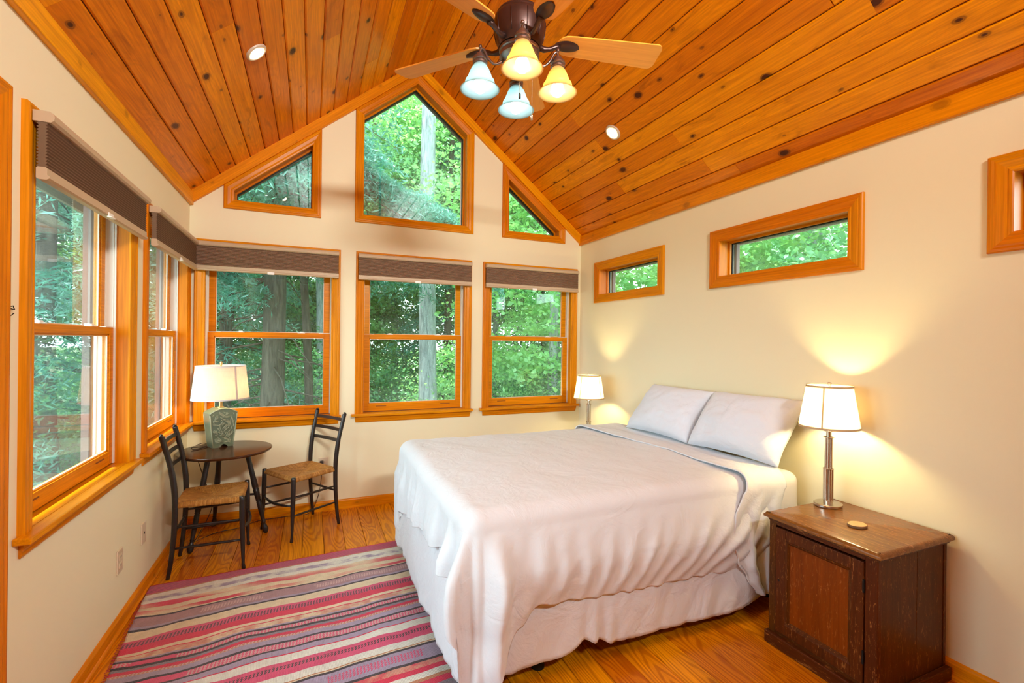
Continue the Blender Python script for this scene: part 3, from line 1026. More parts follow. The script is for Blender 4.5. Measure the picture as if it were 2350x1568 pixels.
def perimeter(x_head_far, x_head_near, x0, y0, y1, r, step=0.012):
    """far side -> foot -> near side, returns list of (point, outward normal, s, corner weight)"""
    pts = []
    def seg(a, b, n):
        L = (Vector(b)-Vector(a)).length; k = max(2, int(L/step))
        for i in range(k): pts.append((Vector(a).lerp(Vector(b), i/k), Vector(n)))
    def arc(c, a0, a1):
        k = max(4, int(abs(a1-a0)*(r+0.05)/step*1.4))
        for i in range(k):
            q = a0+(a1-a0)*i/k
            n = Vector((math.cos(q), math.sin(q)))
            pts.append((Vector(c)+n*r, n))
    seg((x_head_far, y1), (x0+r, y1), (0, 1))
    arc((x0+r, y1-r), math.pi/2, math.pi)
    seg((x0, y1-r), (x0, y0+r), (-1, 0))
    arc((x0+r, y0+r), math.pi, 1.5*math.pi)
    seg((x0+r, y0), (x_head_near, y0), (0, -1))
    pts.append((Vector((x_head_near, y0)), Vector((0, -1))))
    return pts


def interp(x, tab):
    if x <= tab[0][0]: return tab[0][1]
    for (a, fa), (b, fb) in zip(tab[:-1], tab[1:]):
        if x <= b:
            t = (x-a)/(b-a); t = t*t*(3-2*t)
            return fa+(fb-fa)*t
    return tab[-1][1]


def fbm(v, o=3):
    return noise.fractal(Vector(v), 1.0, 2.0, o)


# bedspread hanging over foot and sides
near_hem = [(0.60, 0.03), (0.66, 0.045), (0.72, 0.19), (0.80, 0.275), (0.88, 0.345), (0.98, 0.325), (1.20, 0.305), (1.45, 0.295), (1.70, 0.285), (2.05, 0.270), (2.4, 0.25)]
foot_hem = [(1.70, 0.03), (1.76, 0.15), (1.81, 0.34), (1.90, 0.44), (2.05, 0.48), (2.20, 0.455), (2.43, 0.425), (2.70, 0.395), (2.95, 0.36), (3.07, 0.28), (3.17, 0.17), (3.30, 0.15)]
far_hem = [(0.5, 0.15), (0.75, 0.20), (1.0, 0.33), (2.3, 0.34)]
peri = perimeter(2.28, 2.20, BX0-0.005, BN-0.005, BF+0.005, 0.085)
NP = len(peri)
top_z = BT+0.020
rows = []
RO = 0.075                     # rounding radius of the edge
n_top, n_round, n_drop = 26, 8, 46
yc = (BN+BF)/2
verts = []
for ip, (P, N) in enumerate(peri):
    # spine target for this perimeter point
    sx = min(max(P.x, BX0+0.62), 2.28)
    sx = round(sx/0.014)*0.014
    S = Vector((sx if P.x > BX0+0.62 else BX0+0.62, yc))
    if N.x < -0.7: hem = interp(P.y, foot_hem)
    elif N.y < -0.3: hem = interp(P.x, near_hem)
    elif N.y > 0.3: hem = interp(P.x, far_hem)
    else: hem = interp(P.y, foot_hem) if N.x < -0.5 else 0.3
    cornr = math.exp(-((P.x-BX0)**2+(P.y-BN)**2)/0.075)
    cornf = math.exp(-((P.x-BX0)**2+(P.y-BF)**2)/0.035)
    edge = P-N*RO
    col = []
    for j in range(n_top):
        t = j/(n_top-1)
        q = S.lerp(edge, t**0.9)
        z = top_z+0.010*fbm((q.x*2.2, q.y*2.2, 3.1))+0.004*fbm((q.x*7, q.y*7, 1.0))
        z += 0.006*(0.5+0.5*math.cos(math.pi*t))
        col.append(Vector((q.x, q.y, z)))
    z_edge = col[-1].z
    for j in range(1, n_round+1):
        a = math.pi/2*j/n_round
        q = edge+N*(RO*math.sin(a))
        col.append(Vector((q.x, q.y, z_edge-RO*(1-math.cos(a)))))
    z0 = col[-1].z
    for j in range(1, n_drop+1):
        t = j/n_drop
        z = z0+(hem-z0)*t
        d = z0-z                                    # distance hung
        fade = min(1.0, d/0.16)
        out = 0.0
        if N.y < -0.5:                              # long near side: raking folds, swept towards the foot
            # warped ridges: upright near the foot, raking to the lower left towards the head
            rake = 0.15+0.75*min(1, max(0, (P.x-0.9)/0.9))
            ph = (P.x+d*rake*(0.6+d)+0.050*fbm((P.x*3.1, d*2.2, 3.3), 2))/0.125
            f = abs(math.sin(ph*math.pi+0.9*fbm((P.x*2.0, d*1.5, 9.1), 2)))
            w_ = 0.35+0.65*min(1, max(0, 0.5+1.3*fbm((P.x*3.3+d*1.5, d*2.0, 4.4), 2)))
            g = fbm((P.x*11+d*7, d*6, 2.2), 3)
            bulge = 0.030*math.sin(min(1, d/0.40)*math.pi)
            hq = 1-0.55*min(1, max(0, t-0.72)/0.28)
            out = fade*(0.027*(0.62-f**1.4)*w_*min(1, d/0.26)*hq+0.0055*g)+bulge+0.020*fade
            out -= 0.045*max(0, t-0.55)*(1-cornr)   # tucks back under towards the hem
        elif N.x < -0.7:
            ph = P.y*9.0+d*0.6
            out = fade*(0.038*fbm((ph*0.9, d*1.0, 5.5), 2)+0.013*fbm((ph*2.6, d*2.0, 9.5), 2))+0.016*fade
            out += 0.02*fade*math.sin(P.y*30)*0.25
        else:
            out = fade*0.02*fbm((P.x*8, P.y*8, d), 2)+0.02*fade
        if cornr > 0.02:
            ph = ip*0.34
            out += cornr*fade*(0.036*math.sin(ph)+0.018*math.sin(ph*2.1+1.0)+0.045*min(1, d/0.5))
        if cornf > 0.02:
            out += cornf*fade*(0.03*math.sin(ip*0.23)+0.02)
        q = P+N*out
        # hem ripples
        zz = z+0.008*fbm((P.x*14, P.y*14, 0.3), 2)*t
        col.append(Vector((q.x, q.y, max(0.012, zz))))
    verts.append(col)
nr = len(verts[0])
vs = [verts[i][j] for j in range(nr) for i in range(NP)]
fs = grid_faces(NP, nr)
spread = obj('bedspread', vs, fs, m_sheet, None, Matrix.Translation((1.4, 2.52, BT)), smooth=True)
bm = bmesh.new(); bm.from_mesh(spread.data)
bmesh.ops.remove_doubles(bm, verts=bm.verts, dist=0.0015)
bmesh.ops.dissolve_degenerate(bm, edges=bm.edges, dist=0.0005)
bmesh.ops.recalc_face_normals(bm, faces=bm.faces)
for f_ in bm.faces: f_.smooth = True
bm.to_mesh(spread.data); bm.free()
md = spread.modifiers.new('thick', 'SOLIDIFY'); md.thickness = 0.005; md.offset = 1
meta(spread, 'white cotton bedspread draped over the bed with long folds at its corner', 'bedspread')

# lower sheet / skirt hanging below the spread
sk_near = [(0.55, 0.075), (0.72, 0.078), (1.0, 0.095), (1.10, 0.135), (1.16, 0.115), (1.28, 0.085), (1.6, 0.072), (1.95, 0.072), (2.25, 0.11), (2.5, 0.15)]
peri2 = perimeter(2.45, 2.44, BX0-0.002, BN+0.002, BF-0.002, 0.05, 0.014)
verts = []
for ip, (P, N) in enumerate(peri2):
    hem = interp(P.x, sk_near) if N.y < -0.3 else (0.075 if N.x < -0.3 else 0.10)
    col = []
    for j in range(26):
        t = j/25
        z = 0.47+(hem-0.47)*t
        d = 0.47-z
        fold = 0.018*fbm((P.x*6+d*3.0, P.y*6, d*1.5), 2)+0.006*fbm((P.x*18+d*8, P.y*18, d*5), 2)
        if N.y < -0.5: fold += 0.014*math.exp(-((P.x-1.17)/0.12)**2)*math.sin(P.x*70+d*8)*t
        q = P+N*(0.004+t*(0.022+fold))
        col.append(Vector((q.x, q.y, z+0.006*fbm((P.x*12, P.y*12, 4), 2)*t)))
    verts.append(col)
vs = [verts[i][j] for j in range(26) for i in range(len(peri2))]
sk = obj('bed_skirt', vs, grid_faces(len(peri2), 26), m_sheet2, None, Matrix.Translation((1.4, 2.52, 0.1)), smooth=True)
md = sk.modifiers.new('thick', 'SOLIDIFY'); md.thickness = 0.003; md.offset = -1
meta(sk, 'white bed skirt hanging under the spread almost to the floor', 'bed skirt')

# turned-down top sheet
NT, NA = 150, 40
prof = []          # (y, z, outward)
ynear, yfar = BN-0.005, BF+0.005
L1, L2, Lr = 0.20, 1.36, math.pi/2*0.085
path = []
def fold_pt(t):
    """t in metres from the far hem over the bed to the near hem -> (y, z, hang)"""
    r = 0.085
    if t < L1: return (yfar+0.03, BT-r+0.035-(L1-t), L1-t)
    t -= L1
    if t < Lr:
        a = t/r
        return (yfar+0.03-r+r*math.cos(a), BT-r+0.035+r*math.sin(a), 0)
    t -= Lr
    span = (yfar+0.03-r)-(ynear-0.03+r)
    if t < span: return (yfar+0.03-r-t, BT+0.035, 0)
    t -= span
    if t < Lr:
        a = t/r
        return (ynear-0.03+r-r*math.sin(a), BT+0.035-r*(1-math.cos(a)), 0)
    t -= Lr
    return (ynear-0.03, BT+0.035-r-t, t)
tot = L1+2*Lr+((yfar+0.03-0.085)-(ynear-0.03+0.085))+0.53
front_tab = [(-0.05, 2.08), (0.0, 2.03), (0.12, 1.955), (0.24, 1.945), (0.34, 1.985), (0.44, 2.06), (0.53, 2.14)]
back_tab = [(0.0, 2.33), (0.1, 2.30), (0.25, 2.26), (0.53, 2.22)]
vs = []
for i in range(NT):
    t = tot*i/(NT-1)
    y, z, hang = fold_pt(t)
    near = y < yc
    if near and hang > 0: xf = interp(hang, front_tab); xb = interp(hang, back_tab)
    else:
        w = (yfar-y)/(yfar-ynear)
        xf = 1.98+0.10*math.sin(min(1, max(0, w))*math.pi*0.62)
        if near: xf = min(xf, 2.08-max(0, (BT+0.035-z))*0.4)
        xb = 2.345
    for a in range(NA):
        s = a/(NA-1)
        xx = xf+(xb-xf)*s
        h = hang if near else 0
        fade = min(1, h/0.12)
        out = fade*(0.016*math.sin(s*15+h*6+0.8)+0.010*fbm((s*9, h*3, 1.2), 2))*(0.35+0.65*min(1, h/0.35))
        yy = y; zz = z
        if near and hang > 0: yy = y-out-0.006*fade
        if hang == 0: zz += 0.006*fbm((xx*9, y*3.0, 8.8), 3)+0.004*math.sin(s*9+y*2)
        if s < 0.06: zz += 0.005; 
        xx += 0.010*fbm((y*4, z*4, 2.0), 2)
        yy = max(yy, 1.632) if xx > 1.99 and z < 0.66 else yy
        vs.append(Vector((xx, yy, zz)))
fsheet = obj('turned_down_sheet', vs, grid_faces(NA, NT), m_sheet, None, Matrix.Translation((2.15, 2.52, BT)), smooth=True)
md = fsheet.modifiers.new('thick', 'SOLIDIFY'); md.thickness = 0.007; md.offset = 1
meta(fsheet, 'white top sheet folded down in a band below the pillows, hanging beside the cabinet', 'sheet')


def pillow(name, c00, c10, c11, c01, nrm, th, label, seed):
    """corners: bottom a, bottom b, top b, top a"""
    nu, nv = 44, 34
    c00, c10, c11, c01 = map(Vector, (c00, c10, c11, c01))
    N = Vector(nrm).normalized()
    cen = (c00+c10+c11+c01)/4
    fr = Matrix.Translation(cen)
    vs = []
    for side in (1, -1):
        for j in range(nv):
            for i in range(nu):
                u, v = i/(nu-1), j/(nv-1)
                # edges pull inwards between the pointed corners
                pu = u+0.0; pv = v
                bu = 4*u*(1-u); bv = 4*v*(1-v)
                q = c00.lerp(c10, pu).lerp(c01.lerp(c11, pu), pv)
                q = q+(cen-q)*(0.055*bu*(1-bv)*1.3+0.055*bv*(1-bu)*1.1)
                t = th*(max(0.0, bu)**0.42)*(max(0.0, bv)**0.42)
                w = 0.012*fbm((u*4+seed, v*4, 1.5), 3)*(bu*bv)**0.3+0.006*fbm((u*12+seed, v*9, 4.5), 2)*(bu*bv)**0.2
                # creases run in from the corners
                q = q+N*(side*(t*(0.62 if side > 0 else 0.38)+0.0015)+w)
                vs.append(q)
    n = nu*nv
    f = grid_faces(nu, nv)
    f += [tuple(k+n for k in q[::-1]) for q in grid_faces(nu, nv)]
    bd = [i for i in range(nu)]+[j*nu+nu-1 for j in range(1, nv)]+[(nv-1)*nu+i for i in range(nu-2, -1, -1)]+[j*nu for j in range(nv-2, 0, -1)]
    for k in range(len(bd)):
        a, b = bd[k], bd[(k+1) % len(bd)]
        f.append((a, b, b+n, a+n))
    o = obj(name, vs, f, m_pillow, None, fr, smooth=True)
    meta(o, label, 'pillow', None)
    return o


pillow('pillow', (2.285, 2.385, 0.765), (2.325, 1.765, 0.760), (2.535, 1.745, 1.115), (2.50, 2.365, 1.105), (-0.82, 0, 0.5), 0.19,
       'white pillow leaning on the wall, the one closer to the bright bedside lamp', 1.0)
pillow('pillow', (2.27, 3.02, 0.765), (2.29, 2.395, 0.765), (2.515, 2.372, 1.10), (2.52, 2.995, 1.10), (-0.82, 0, 0.5), 0.17,
       'white pillow leaning on the wall on the far side of the bed', 5.0)

# ------------------------------------------------------------------ rug
ra = math.atan2(0.117, 1.43)
ro = Vector((-0.826, 3.245, 0.0))
ru = Vector((math.cos(ra), math.sin(ra), 0)); rv = Vector((ru.y, -ru.x, 0))
RWID = 1.44
C = dict(pr=(0.33, 0.035, 0.085), w=(0.80, 0.76, 0.66), lv=(0.40, 0.30, 0.42), cr=(0.74, 0.012, 0.065), cm=(0.80, 0.64, 0.42), bk=(0.045, 0.022, 0.028),
         mv=(0.42, 0.22, 0.24), pk=(0.74, 0.07, 0.17), sa=(0.68, 0.28, 0.19), gy=(0.26, 0.20, 0.24), lt=(0.66, 0.40, 0.38), tan=(0.55, 0.22, 0.10))
# (end distance, colour, second colour, pattern)  pattern: 0 none, 1 slanted dashes, 2 lace
stripes = [(0.012, 'cr', None, 0), (0.085, 'pr', 'pk', 3), (0.095, 'tan', None, 0), (0.137, 'w', None, 0), (0.178, 'lv', 'w', 4), (0.212, 'w', None, 0), (0.266, 'cr', 'cm', 5), (0.309, 'cm', None, 0), (0.342, 'cr', 'cm', 5),
           (0.353, 'cm', None, 0), (0.366, 'bk', None, 0), (0.385, 'mv', None, 0), (0.425, 'mv', 'lt', 1), (0.445, 'mv', None, 0), (0.463, 'lv', None, 0), (0.478, 'bk', None, 0), (0.542, 'cm', None, 0),
           (0.563, 'pk', None, 0), (0.603, 'pk', 'bk', 1), (0.652, 'cr', None, 0), (0.676, 'cm', None, 0), (0.683, 'cr', None, 0), (0.720, 'sa', 'cm', 4), (0.731, 'lv', None, 0), (0.745, 'bk', None, 0),
           (0.771, 'pk', 'lt', 1), (0.787, 'bk', None, 0), (0.803, 'gy', None, 0), (0.825, 'cr', None, 0), (0.841, 'lt', 'tan', 2), (0.874, 'lv', None, 0), (0.889, 'bk', None, 0), (0.928, 'pk', 'lt', 1),
           (0.940, 'bk', None, 0), (0.976, 'lv', None, 0), (0.984, 'cr', None, 0), (1.036, 'w', None, 0), (1.059, 'pk', None, 0), (1.088, 'pk', 'bk', 1), (1.125, 'pk', None, 0), (1.170, 'w', None, 0), (1.176, 'tan', None, 0),
           (1.182, 'cm', None, 0), (1.196, 'bk', None, 0), (1.216, 'lv', None, 0), (1.262, 'lv', 'pk', 1), (1.285, 'lv', None, 0), (1.300, 'bk', None, 0), (1.335, 'sa', 'cr', 4), (1.365, 'cr', None, 0), (1.40, 'w', None, 0),
           (1.42, 'tan', None, 0), (1.455, 'cr', None, 0), (1.50, 'gy', None, 0), (1.53, 'lt', 'tan', 2), (1.56, 'bk', None, 0), (1.62, 'pk', 'lt', 1), (1.68, 'w', None, 0), (1.74, 'cr', None, 0), (1.80, 'pr', 'pk', 3)]
NU = 150
vrows = [0.0]; rowinfo = []
prev = 0.0
for e, c, c2, pat in stripes:
    k = max(1, int(math.ceil((e-prev)/0.012)))
    for i in range(k):
        vrows.append(prev+(e-prev)*(i+1)/k); rowinfo.append((c, c2, pat))
    prev = e


def rug_pt(u, v):
    s = u*RWID
    fade = min(1.0, v/0.12)
    wv = 0.020*fbm((s*2.6, v*1.3, 0.0), 2)+0.0075*fbm((s*7.5, v*4.0, 5.0), 2)
    wv += 0.035*math.exp(-((s-0.0)/0.10)**2)*math.sin(v*14)*0.5
    vv = v+wv*fade+0.004*fbm((s*6, v*6, 9.0), 2)
    se = s+0.006*fbm((0, v*60, 1.0), 2)*(1 if u < 0.02 else 0)
    p = ro+ru*se+rv*vv
    z = 0.007+0.0035*max(0, fbm((s*5, v*8, 2.0), 2))+0.006*math.exp(-(s/0.12)**2)*(0.5+0.5*math.sin(v*45))
    return Vector((max(p.x, LX+0.027), p.y, z))


vs = []
for v in vrows:
    for i in range(NU+1): vs.append(rug_pt(i/NU, v))
fs = grid_faces(NU+1, len(vrows))
rug = obj('rug', vs, fs, None, None, Matrix.Translation((-0.1, 2.4, 0)), smooth=True)
meta(rug, 'red, cream and lavender striped flat-woven rug on the plank floor beside the bed', 'rug')
me = rug.data
nl = len(me.loops)
# recalc may flip faces but keeps face order: use polygon index
ca = me.color_attributes.new('base', 'FLOAT_COLOR', 'CORNER'); cb = me.color_attributes.new('second', 'FLOAT_COLOR', 'CORNER')
uvl = me.uv_layers.new(name='weave')
A = np.zeros((nl, 4)); B = np.zeros((nl, 4)); UVs = np.zeros((nl, 2))
for pi, poly in enumerate(me.polygons):
    r, i = divmod(pi, NU)
    c, c2, pat = rowinfo[r]
    col = C[c]
    col2 = C[c2] if c2 else col
    if pat == 5:       # abrash: the band swells and fades along its length
        k = 0.5+1.1*noise.noise(Vector((i/NU*6.0, vrows[r]*9, 3.0)))
        k = min(1, max(0, k)); k = k*k*(3-2*k)
        col = tuple(a*k+b*(1-k) for a, b in zip(C[c], C[c2])); col2 = col; pat = 0
    if pat == 1:
        k = 1.0 if noise.noise(Vector((i/NU*5.0, vrows[r]*4, 11.0))) > -0.34 else 0.0
        if not k: col2 = col
    for li in poly.loop_indices:
        A[li] = (*col, 1.0); B[li] = (*col2, pat/5.0)
        vi = me.loops[li].vertex_index
        rr_, ii_ = divmod(vi, NU+1)
        UVs[li] = (ii_/NU*RWID, vrows[rr_])
ca.data.foreach_set('color', A.ravel()); cb.data.foreach_set('color', B.ravel())
uvl.data.foreach_set('uv', UVs.ravel())
M = Mat('kilim')
a1 = M.n('ShaderNodeAttribute', attribute_name='base'); a2 = M.n('ShaderNodeAttribute', attribute_name='second')
uvn = M.n('ShaderNodeUVMap', uv_map='weave')
sp = M.n('ShaderNodeSeparateXYZ'); M.l(uvn.outputs[0], sp.inputs[0])
# slanted dashes
ph = M.math('ADD', M.math('MULTIPLY', sp.outputs[0], 430.0), M.math('MULTIPLY', sp.outputs[1], 300.0))
row = M.math('MULTIPLY', M.math('FLOOR', M.math('MULTIPLY', sp.outputs[1], 80.0)), 3.1416)
dash = M.math('GREATER_THAN', M.math('SINE', M.math('ADD', ph, row)), 0.1)
thin = M.math('GREATER_THAN', M.math('SINE', M.math('MULTIPLY', sp.outputs[1], 560.0)), 0.35)
tcn = M.coords((1, 1, 1), rand=False)
soft = M.ramp(M.noise(tcn, 14, 4, 0.6), [(0.42, (0, 0, 0)), (0.62, (1, 1, 1))])
pat = M.math('MULTIPLY', a2.outputs['Alpha'], 5.0)
def is_p(k): return M.math('COMPARE', pat, float(k), 0.3)
f = M.math('MULTIPLY', M.math('ADD', is_p(1), is_p(2)), dash)
f = M.math('ADD', f, M.math('MULTIPLY', is_p(3), thin))
f = M.math('ADD', f, M.math('MULTIPLY', is_p(4), soft), clamp=True)
col = M.mix(f, a1.outputs['Color'], a2.outputs['Color'])
n1 = M.noise(tcn, 160, 3, 0.6); n2 = M.noise(tcn, 22, 4, 0.6)
col = M.mix(0.35, col, M.ramp(n2, [(0.25, (0.35, 0.35, 0.35)), (0.75, (1, 1, 1))]), 'MULTIPLY')
col = M.mix(0.3, col, M.ramp(n1, [(0.3, (0.5, 0.5, 0.5)), (0.7, (1, 1, 1))]), 'MULTIPLY')
wv = M.math('SINE', M.math('MULTIPLY', sp.outputs[1], 1500.0)); wu = M.math('SINE', M.math('MULTIPLY', sp.outputs[0], 1100.0))
M.principled(col, 0.95, normal=M.bump(M.math('ADD', M.math('ADD', wv, wu), M.math('MULTIPLY', n2, 3.0)), 0.45, 0.002), spec=0.1, sheen=0.2)
me.materials.append(M.m)
md = rug.modifiers.new('thick', 'SOLIDIFY'); md.thickness = 0.005; md.offset = -1
# short warp fringe on the left edge
mb = MB()
for k in range(120):
    v = 0.02+k*0.0145
    p = rug_pt(0.0, v)
    mb.tube([p+Vector((0.004, 0, -0.002)), p+Vector((-0.010, random.uniform(-.006, .006), -0.001)), p+Vector((-0.017, random.uniform(-.01, .01), -0.004))], 0.0014, 5)
fr_ = mb.build('fringe', plain('fringe_wool', (0.42, 0.05, 0.05), 0.9), rug); fr_['kind'] = 'stuff'

# ------------------------------------------------------------------ old cabinet used as nightstand
NX0, NX1, NY0, NY1 = 2.045, 2.528, 1.118, 1.590
cab = empty('nightstand', (2.285, 1.354, 0), 'worn dark-stained wooden cabinet with one panelled door beside the bed', 'nightstand')
TX0, TX1, TY0, TY1, NTOP = 2.022, 2.545, 1.098, 1.608, 0.62
bt = 0.022
# body: corner stiles and side panels
mb = MB()
mb.box((NX0+0.012, NY1-0.018, 0.02), (NX1, NY1, NTOP-0.03)); mb.build('side_panel', m_oldwood, cab, WL.frame((1, 0), (1, 1)))
fr = Matrix.Translation((2.3, NY0, 0.3)) @ Matrix.Rotation(-math.pi/2, 4, 'Y')
nb = 3
wid = (NX1-0.022-(NX0+0.03))/nb
for k in range(2):
    a = NX0+0.030+(0 if k == 0 else (NX1-0.022-NX0-0.03)*0.555); b = NX0+0.030+(NX1-0.022-NX0-0.03)*(0.553 if k == 0 else 1.0)
    MB().box((a+0.0006, NY0+0.004, 0.02), (b-0.0006, NY0+0.020, NTOP-0.03), ch=0.0008).build('side_board', m_oldwood, cab, Matrix.Translation(((a+b)/2, NY0, 0.3)) @ Matrix.Rotation(-math.pi/2, 4, 'Y'))
MB().box((NX1-0.020, NY0+0.001, 0.0), (NX1, NY0+0.022, NTOP-0.03), ch=0.002).build('corner_post', m_oldwood, cab, Matrix.Translation((NX1, NY0, 0.3)) @ Matrix.Rotation(-math.pi/2, 4, 'Y'))
MB().box((NX1-0.014, NY0+0.02, 0.02), (NX1-0.002, NY1-0.018, NTOP-0.03)).build('back_panel', m_oldwood, cab)
MB().box((NX0+0.02, NY0+0.02, 0.045), (NX1-0.015, NY1-0.018, 0.06)).build('bottom_shelf', m_oldwood, cab)
vert = lambda y: Matrix.Translation((NX0, y, 0.3)) @ Matrix.Rotation(-math.pi/2, 4, 'Y')
horz = Matrix.Translation((NX0, 1.35, 0.3)) @ Matrix.Rotation(math.pi/2, 4, 'Z')
DY0, DY1, DZ0, DZ1 = 1.168, 1.553, 0.072, 0.560
MB().box((NX0-0.002, NY0, 0.0), (NX0+0.026, DY0-0.003, NTOP-0.03), ch=0.003).build('face_stile', m_oldwood, cab, vert(NY0))
MB().box((NX0-0.002, DY1+0.003, 0.0), (NX0+0.026, NY1, NTOP-0.03), ch=0.003).build('face_stile', m_oldwood, cab, vert(NY1))
MB().box((NX0-0.001, DY0-0.002, DZ1+0.008), (NX0+0.024, DY1+0.002, NTOP-0.03), ch=0.001).build('face_rail', m_oldwood, cab, horz)
MB().box((NX0-0.001, DY0-0.002, 0.03), (NX0+0.024, DY1+0.002, DZ0-0.003), ch=0.001).build('face_rail', m_oldwood, cab, horz)
# top board with worn nosing
N_ = 60
mb = MB()
secp = [(0.0, 0.000), (0.0, 0.010), (-0.003, 0.016), (-0.008, 0.020), (-0.016, 0.022)]
def worn(p, k): return 0.0022*fbm((p[0]*40, p[1]*40, k*3.0), 3)
per = []
for a, b in (((TX0, TY0), (TX1, TY0)), ((TX1, TY0), (TX1, TY1)), ((TX1, TY1), (TX0, TY1)), ((TX0, TY1), (TX0, TY0))):
    for i in range(N_): per.append((a[0]+(b[0]-a[0])*i/N_, a[1]+(b[1]-a[1])*i/N_))
vs = []; cx_, cy_ = (TX0+TX1)/2, (TY0+TY1)/2
for k, (ins, z) in enumerate(secp):
    for p in per:
        dx = 1 if p[0] >= TX1-1e-6 else (-1 if p[0] <= TX0+1e-6 else 0); dy = 1 if p[1] >= TY1-1e-6 else (-1 if p[1] <= TY0+1e-6 else 0)
        w = -abs(worn(p, k))*(1.6 if k in (2, 3) else 0.6)
        vs.append((p[0]+dx*(ins+w), p[1]+dy*(ins+w), NTOP-0.022+z+(w*0.6 if k >= 2 else 0)))
m = len(per)
fs = grid_faces(m, len(secp), True)+[tuple(range(m)), tuple((len(secp)-1)*m+i for i in range(m))]
o = obj('top_board', vs, fs, m_oldtop, cab, Matrix.Translation((cx_, cy_, NTOP)) @ Matrix.Rotation(math.pi/2, 4, 'Z'))
autosmooth(o, 35)
# moulding under the top
mb = MB()
for k, (e, z0, z1) in enumerate(((0.014, NTOP-0.029, NTOP-0.0225), (0.008, NTOP-0.037, NTOP-0.029))):
    mb.box((NX0-e, NY0-e, z0), (NX1, NY1, z1), ch=0.0025)
mb.build('top_moulding', m_oldwood, cab, horz)
# plinth
mb = MB().box((NX0-0.024, NY0-0.018, 0.0), (NX0+0.004, NY1+0.006, 0.056), ch=0.004)
mb.build('plinth_front', m_oldwood, cab, horz)
mb = MB().box((NX0, NY0-0.020, 0.0), (NX1+0.004, NY0+0.002, 0.056), ch=0.004)
mb.build('plinth_side', m_oldwood, cab, Matrix.Translation((2.3, NY0, 0)))
# door: frame members, bead, panel
dx = NX0-0.006
dr = empty('x', (dx, DY1, DZ0)); COL.objects.unlink(dr)
door_mb = MB()
st = 0.048
door_mb.box((dx, DY0, DZ0), (dx+0.020, DY0+st, DZ1), ch=0.002); door_mb.box((dx, DY1-st, DZ0), (dx+0.020, DY1, DZ1), ch=0.002)
door_mb.box((dx+0.0005, DY0+st, DZ0), (dx+0.0195, DY1-st, DZ0+st), ch=0.002); door_mb.box((dx+0.0005, DY0+st, DZ1-st), (dx+0.0195, DY1-st, DZ1), ch=0.002)
bpy.data.objects.remove(dr)
door = door_mb.build('door', m_oldwood, cab, Matrix.Translation((dx, DY1, 0.3)) @ Matrix.Rotation(-math.pi/2, 4, 'Y'))
# sloping bead round the panel
a0, a1, b0, b1 = DY0+st, DY1-st, DZ0+st, DZ1-st
mb = MB(); bs = 0.017
ringo = [(a0, b0), (a1, b0), (a1, b1), (a0, b1)]; ringi = [(a0+bs, b0+bs), (a1-bs, b0+bs), (a1-bs, b1-bs), (a0+bs, b1-bs)]
ringm = [(a0+bs*.45, b0+bs*.45), (a1-bs*.45, b0+bs*.45), (a1-bs*.45, b1-bs*.45), (a0+bs*.45, b1-bs*.45)]
for i in range(4):
    j = (i+1) % 4
    mb.add([(dx+0.001, *ringo[i]), (dx+0.001, *ringo[j]), (dx+0.003, *ringm[j]), (dx+0.003, *ringm[i]), (dx+0.013, *ringi[j]), (dx+0.013, *ringi[i])], [(0, 1, 2, 3), (3, 2, 4, 5)])
mb.build('door_bead', m_oldwood, door)
MB().box((dx+0.012, a0+bs-0.001, b0+bs-0.001), (dx+0.018, a1-bs+0.001, b1-bs+0.001)).build('door_panel', m_oldpanel, door)
mb = MB().tube([(dx-0.0008, DY1-0.017, 0.315), (dx+0.001, DY1-0.017, 0.315)], 0.0055, 14); mb.build('keyhole', m_iron, door)
for z in (0.155, 0.440):
    mb = MB().tube([(NX0-0.008, DY0-0.0015, z), (NX0-0.008, DY0-0.0015, z+0.052)], 0.0042, 10)
    mb.build('hinge', m_iron, door)


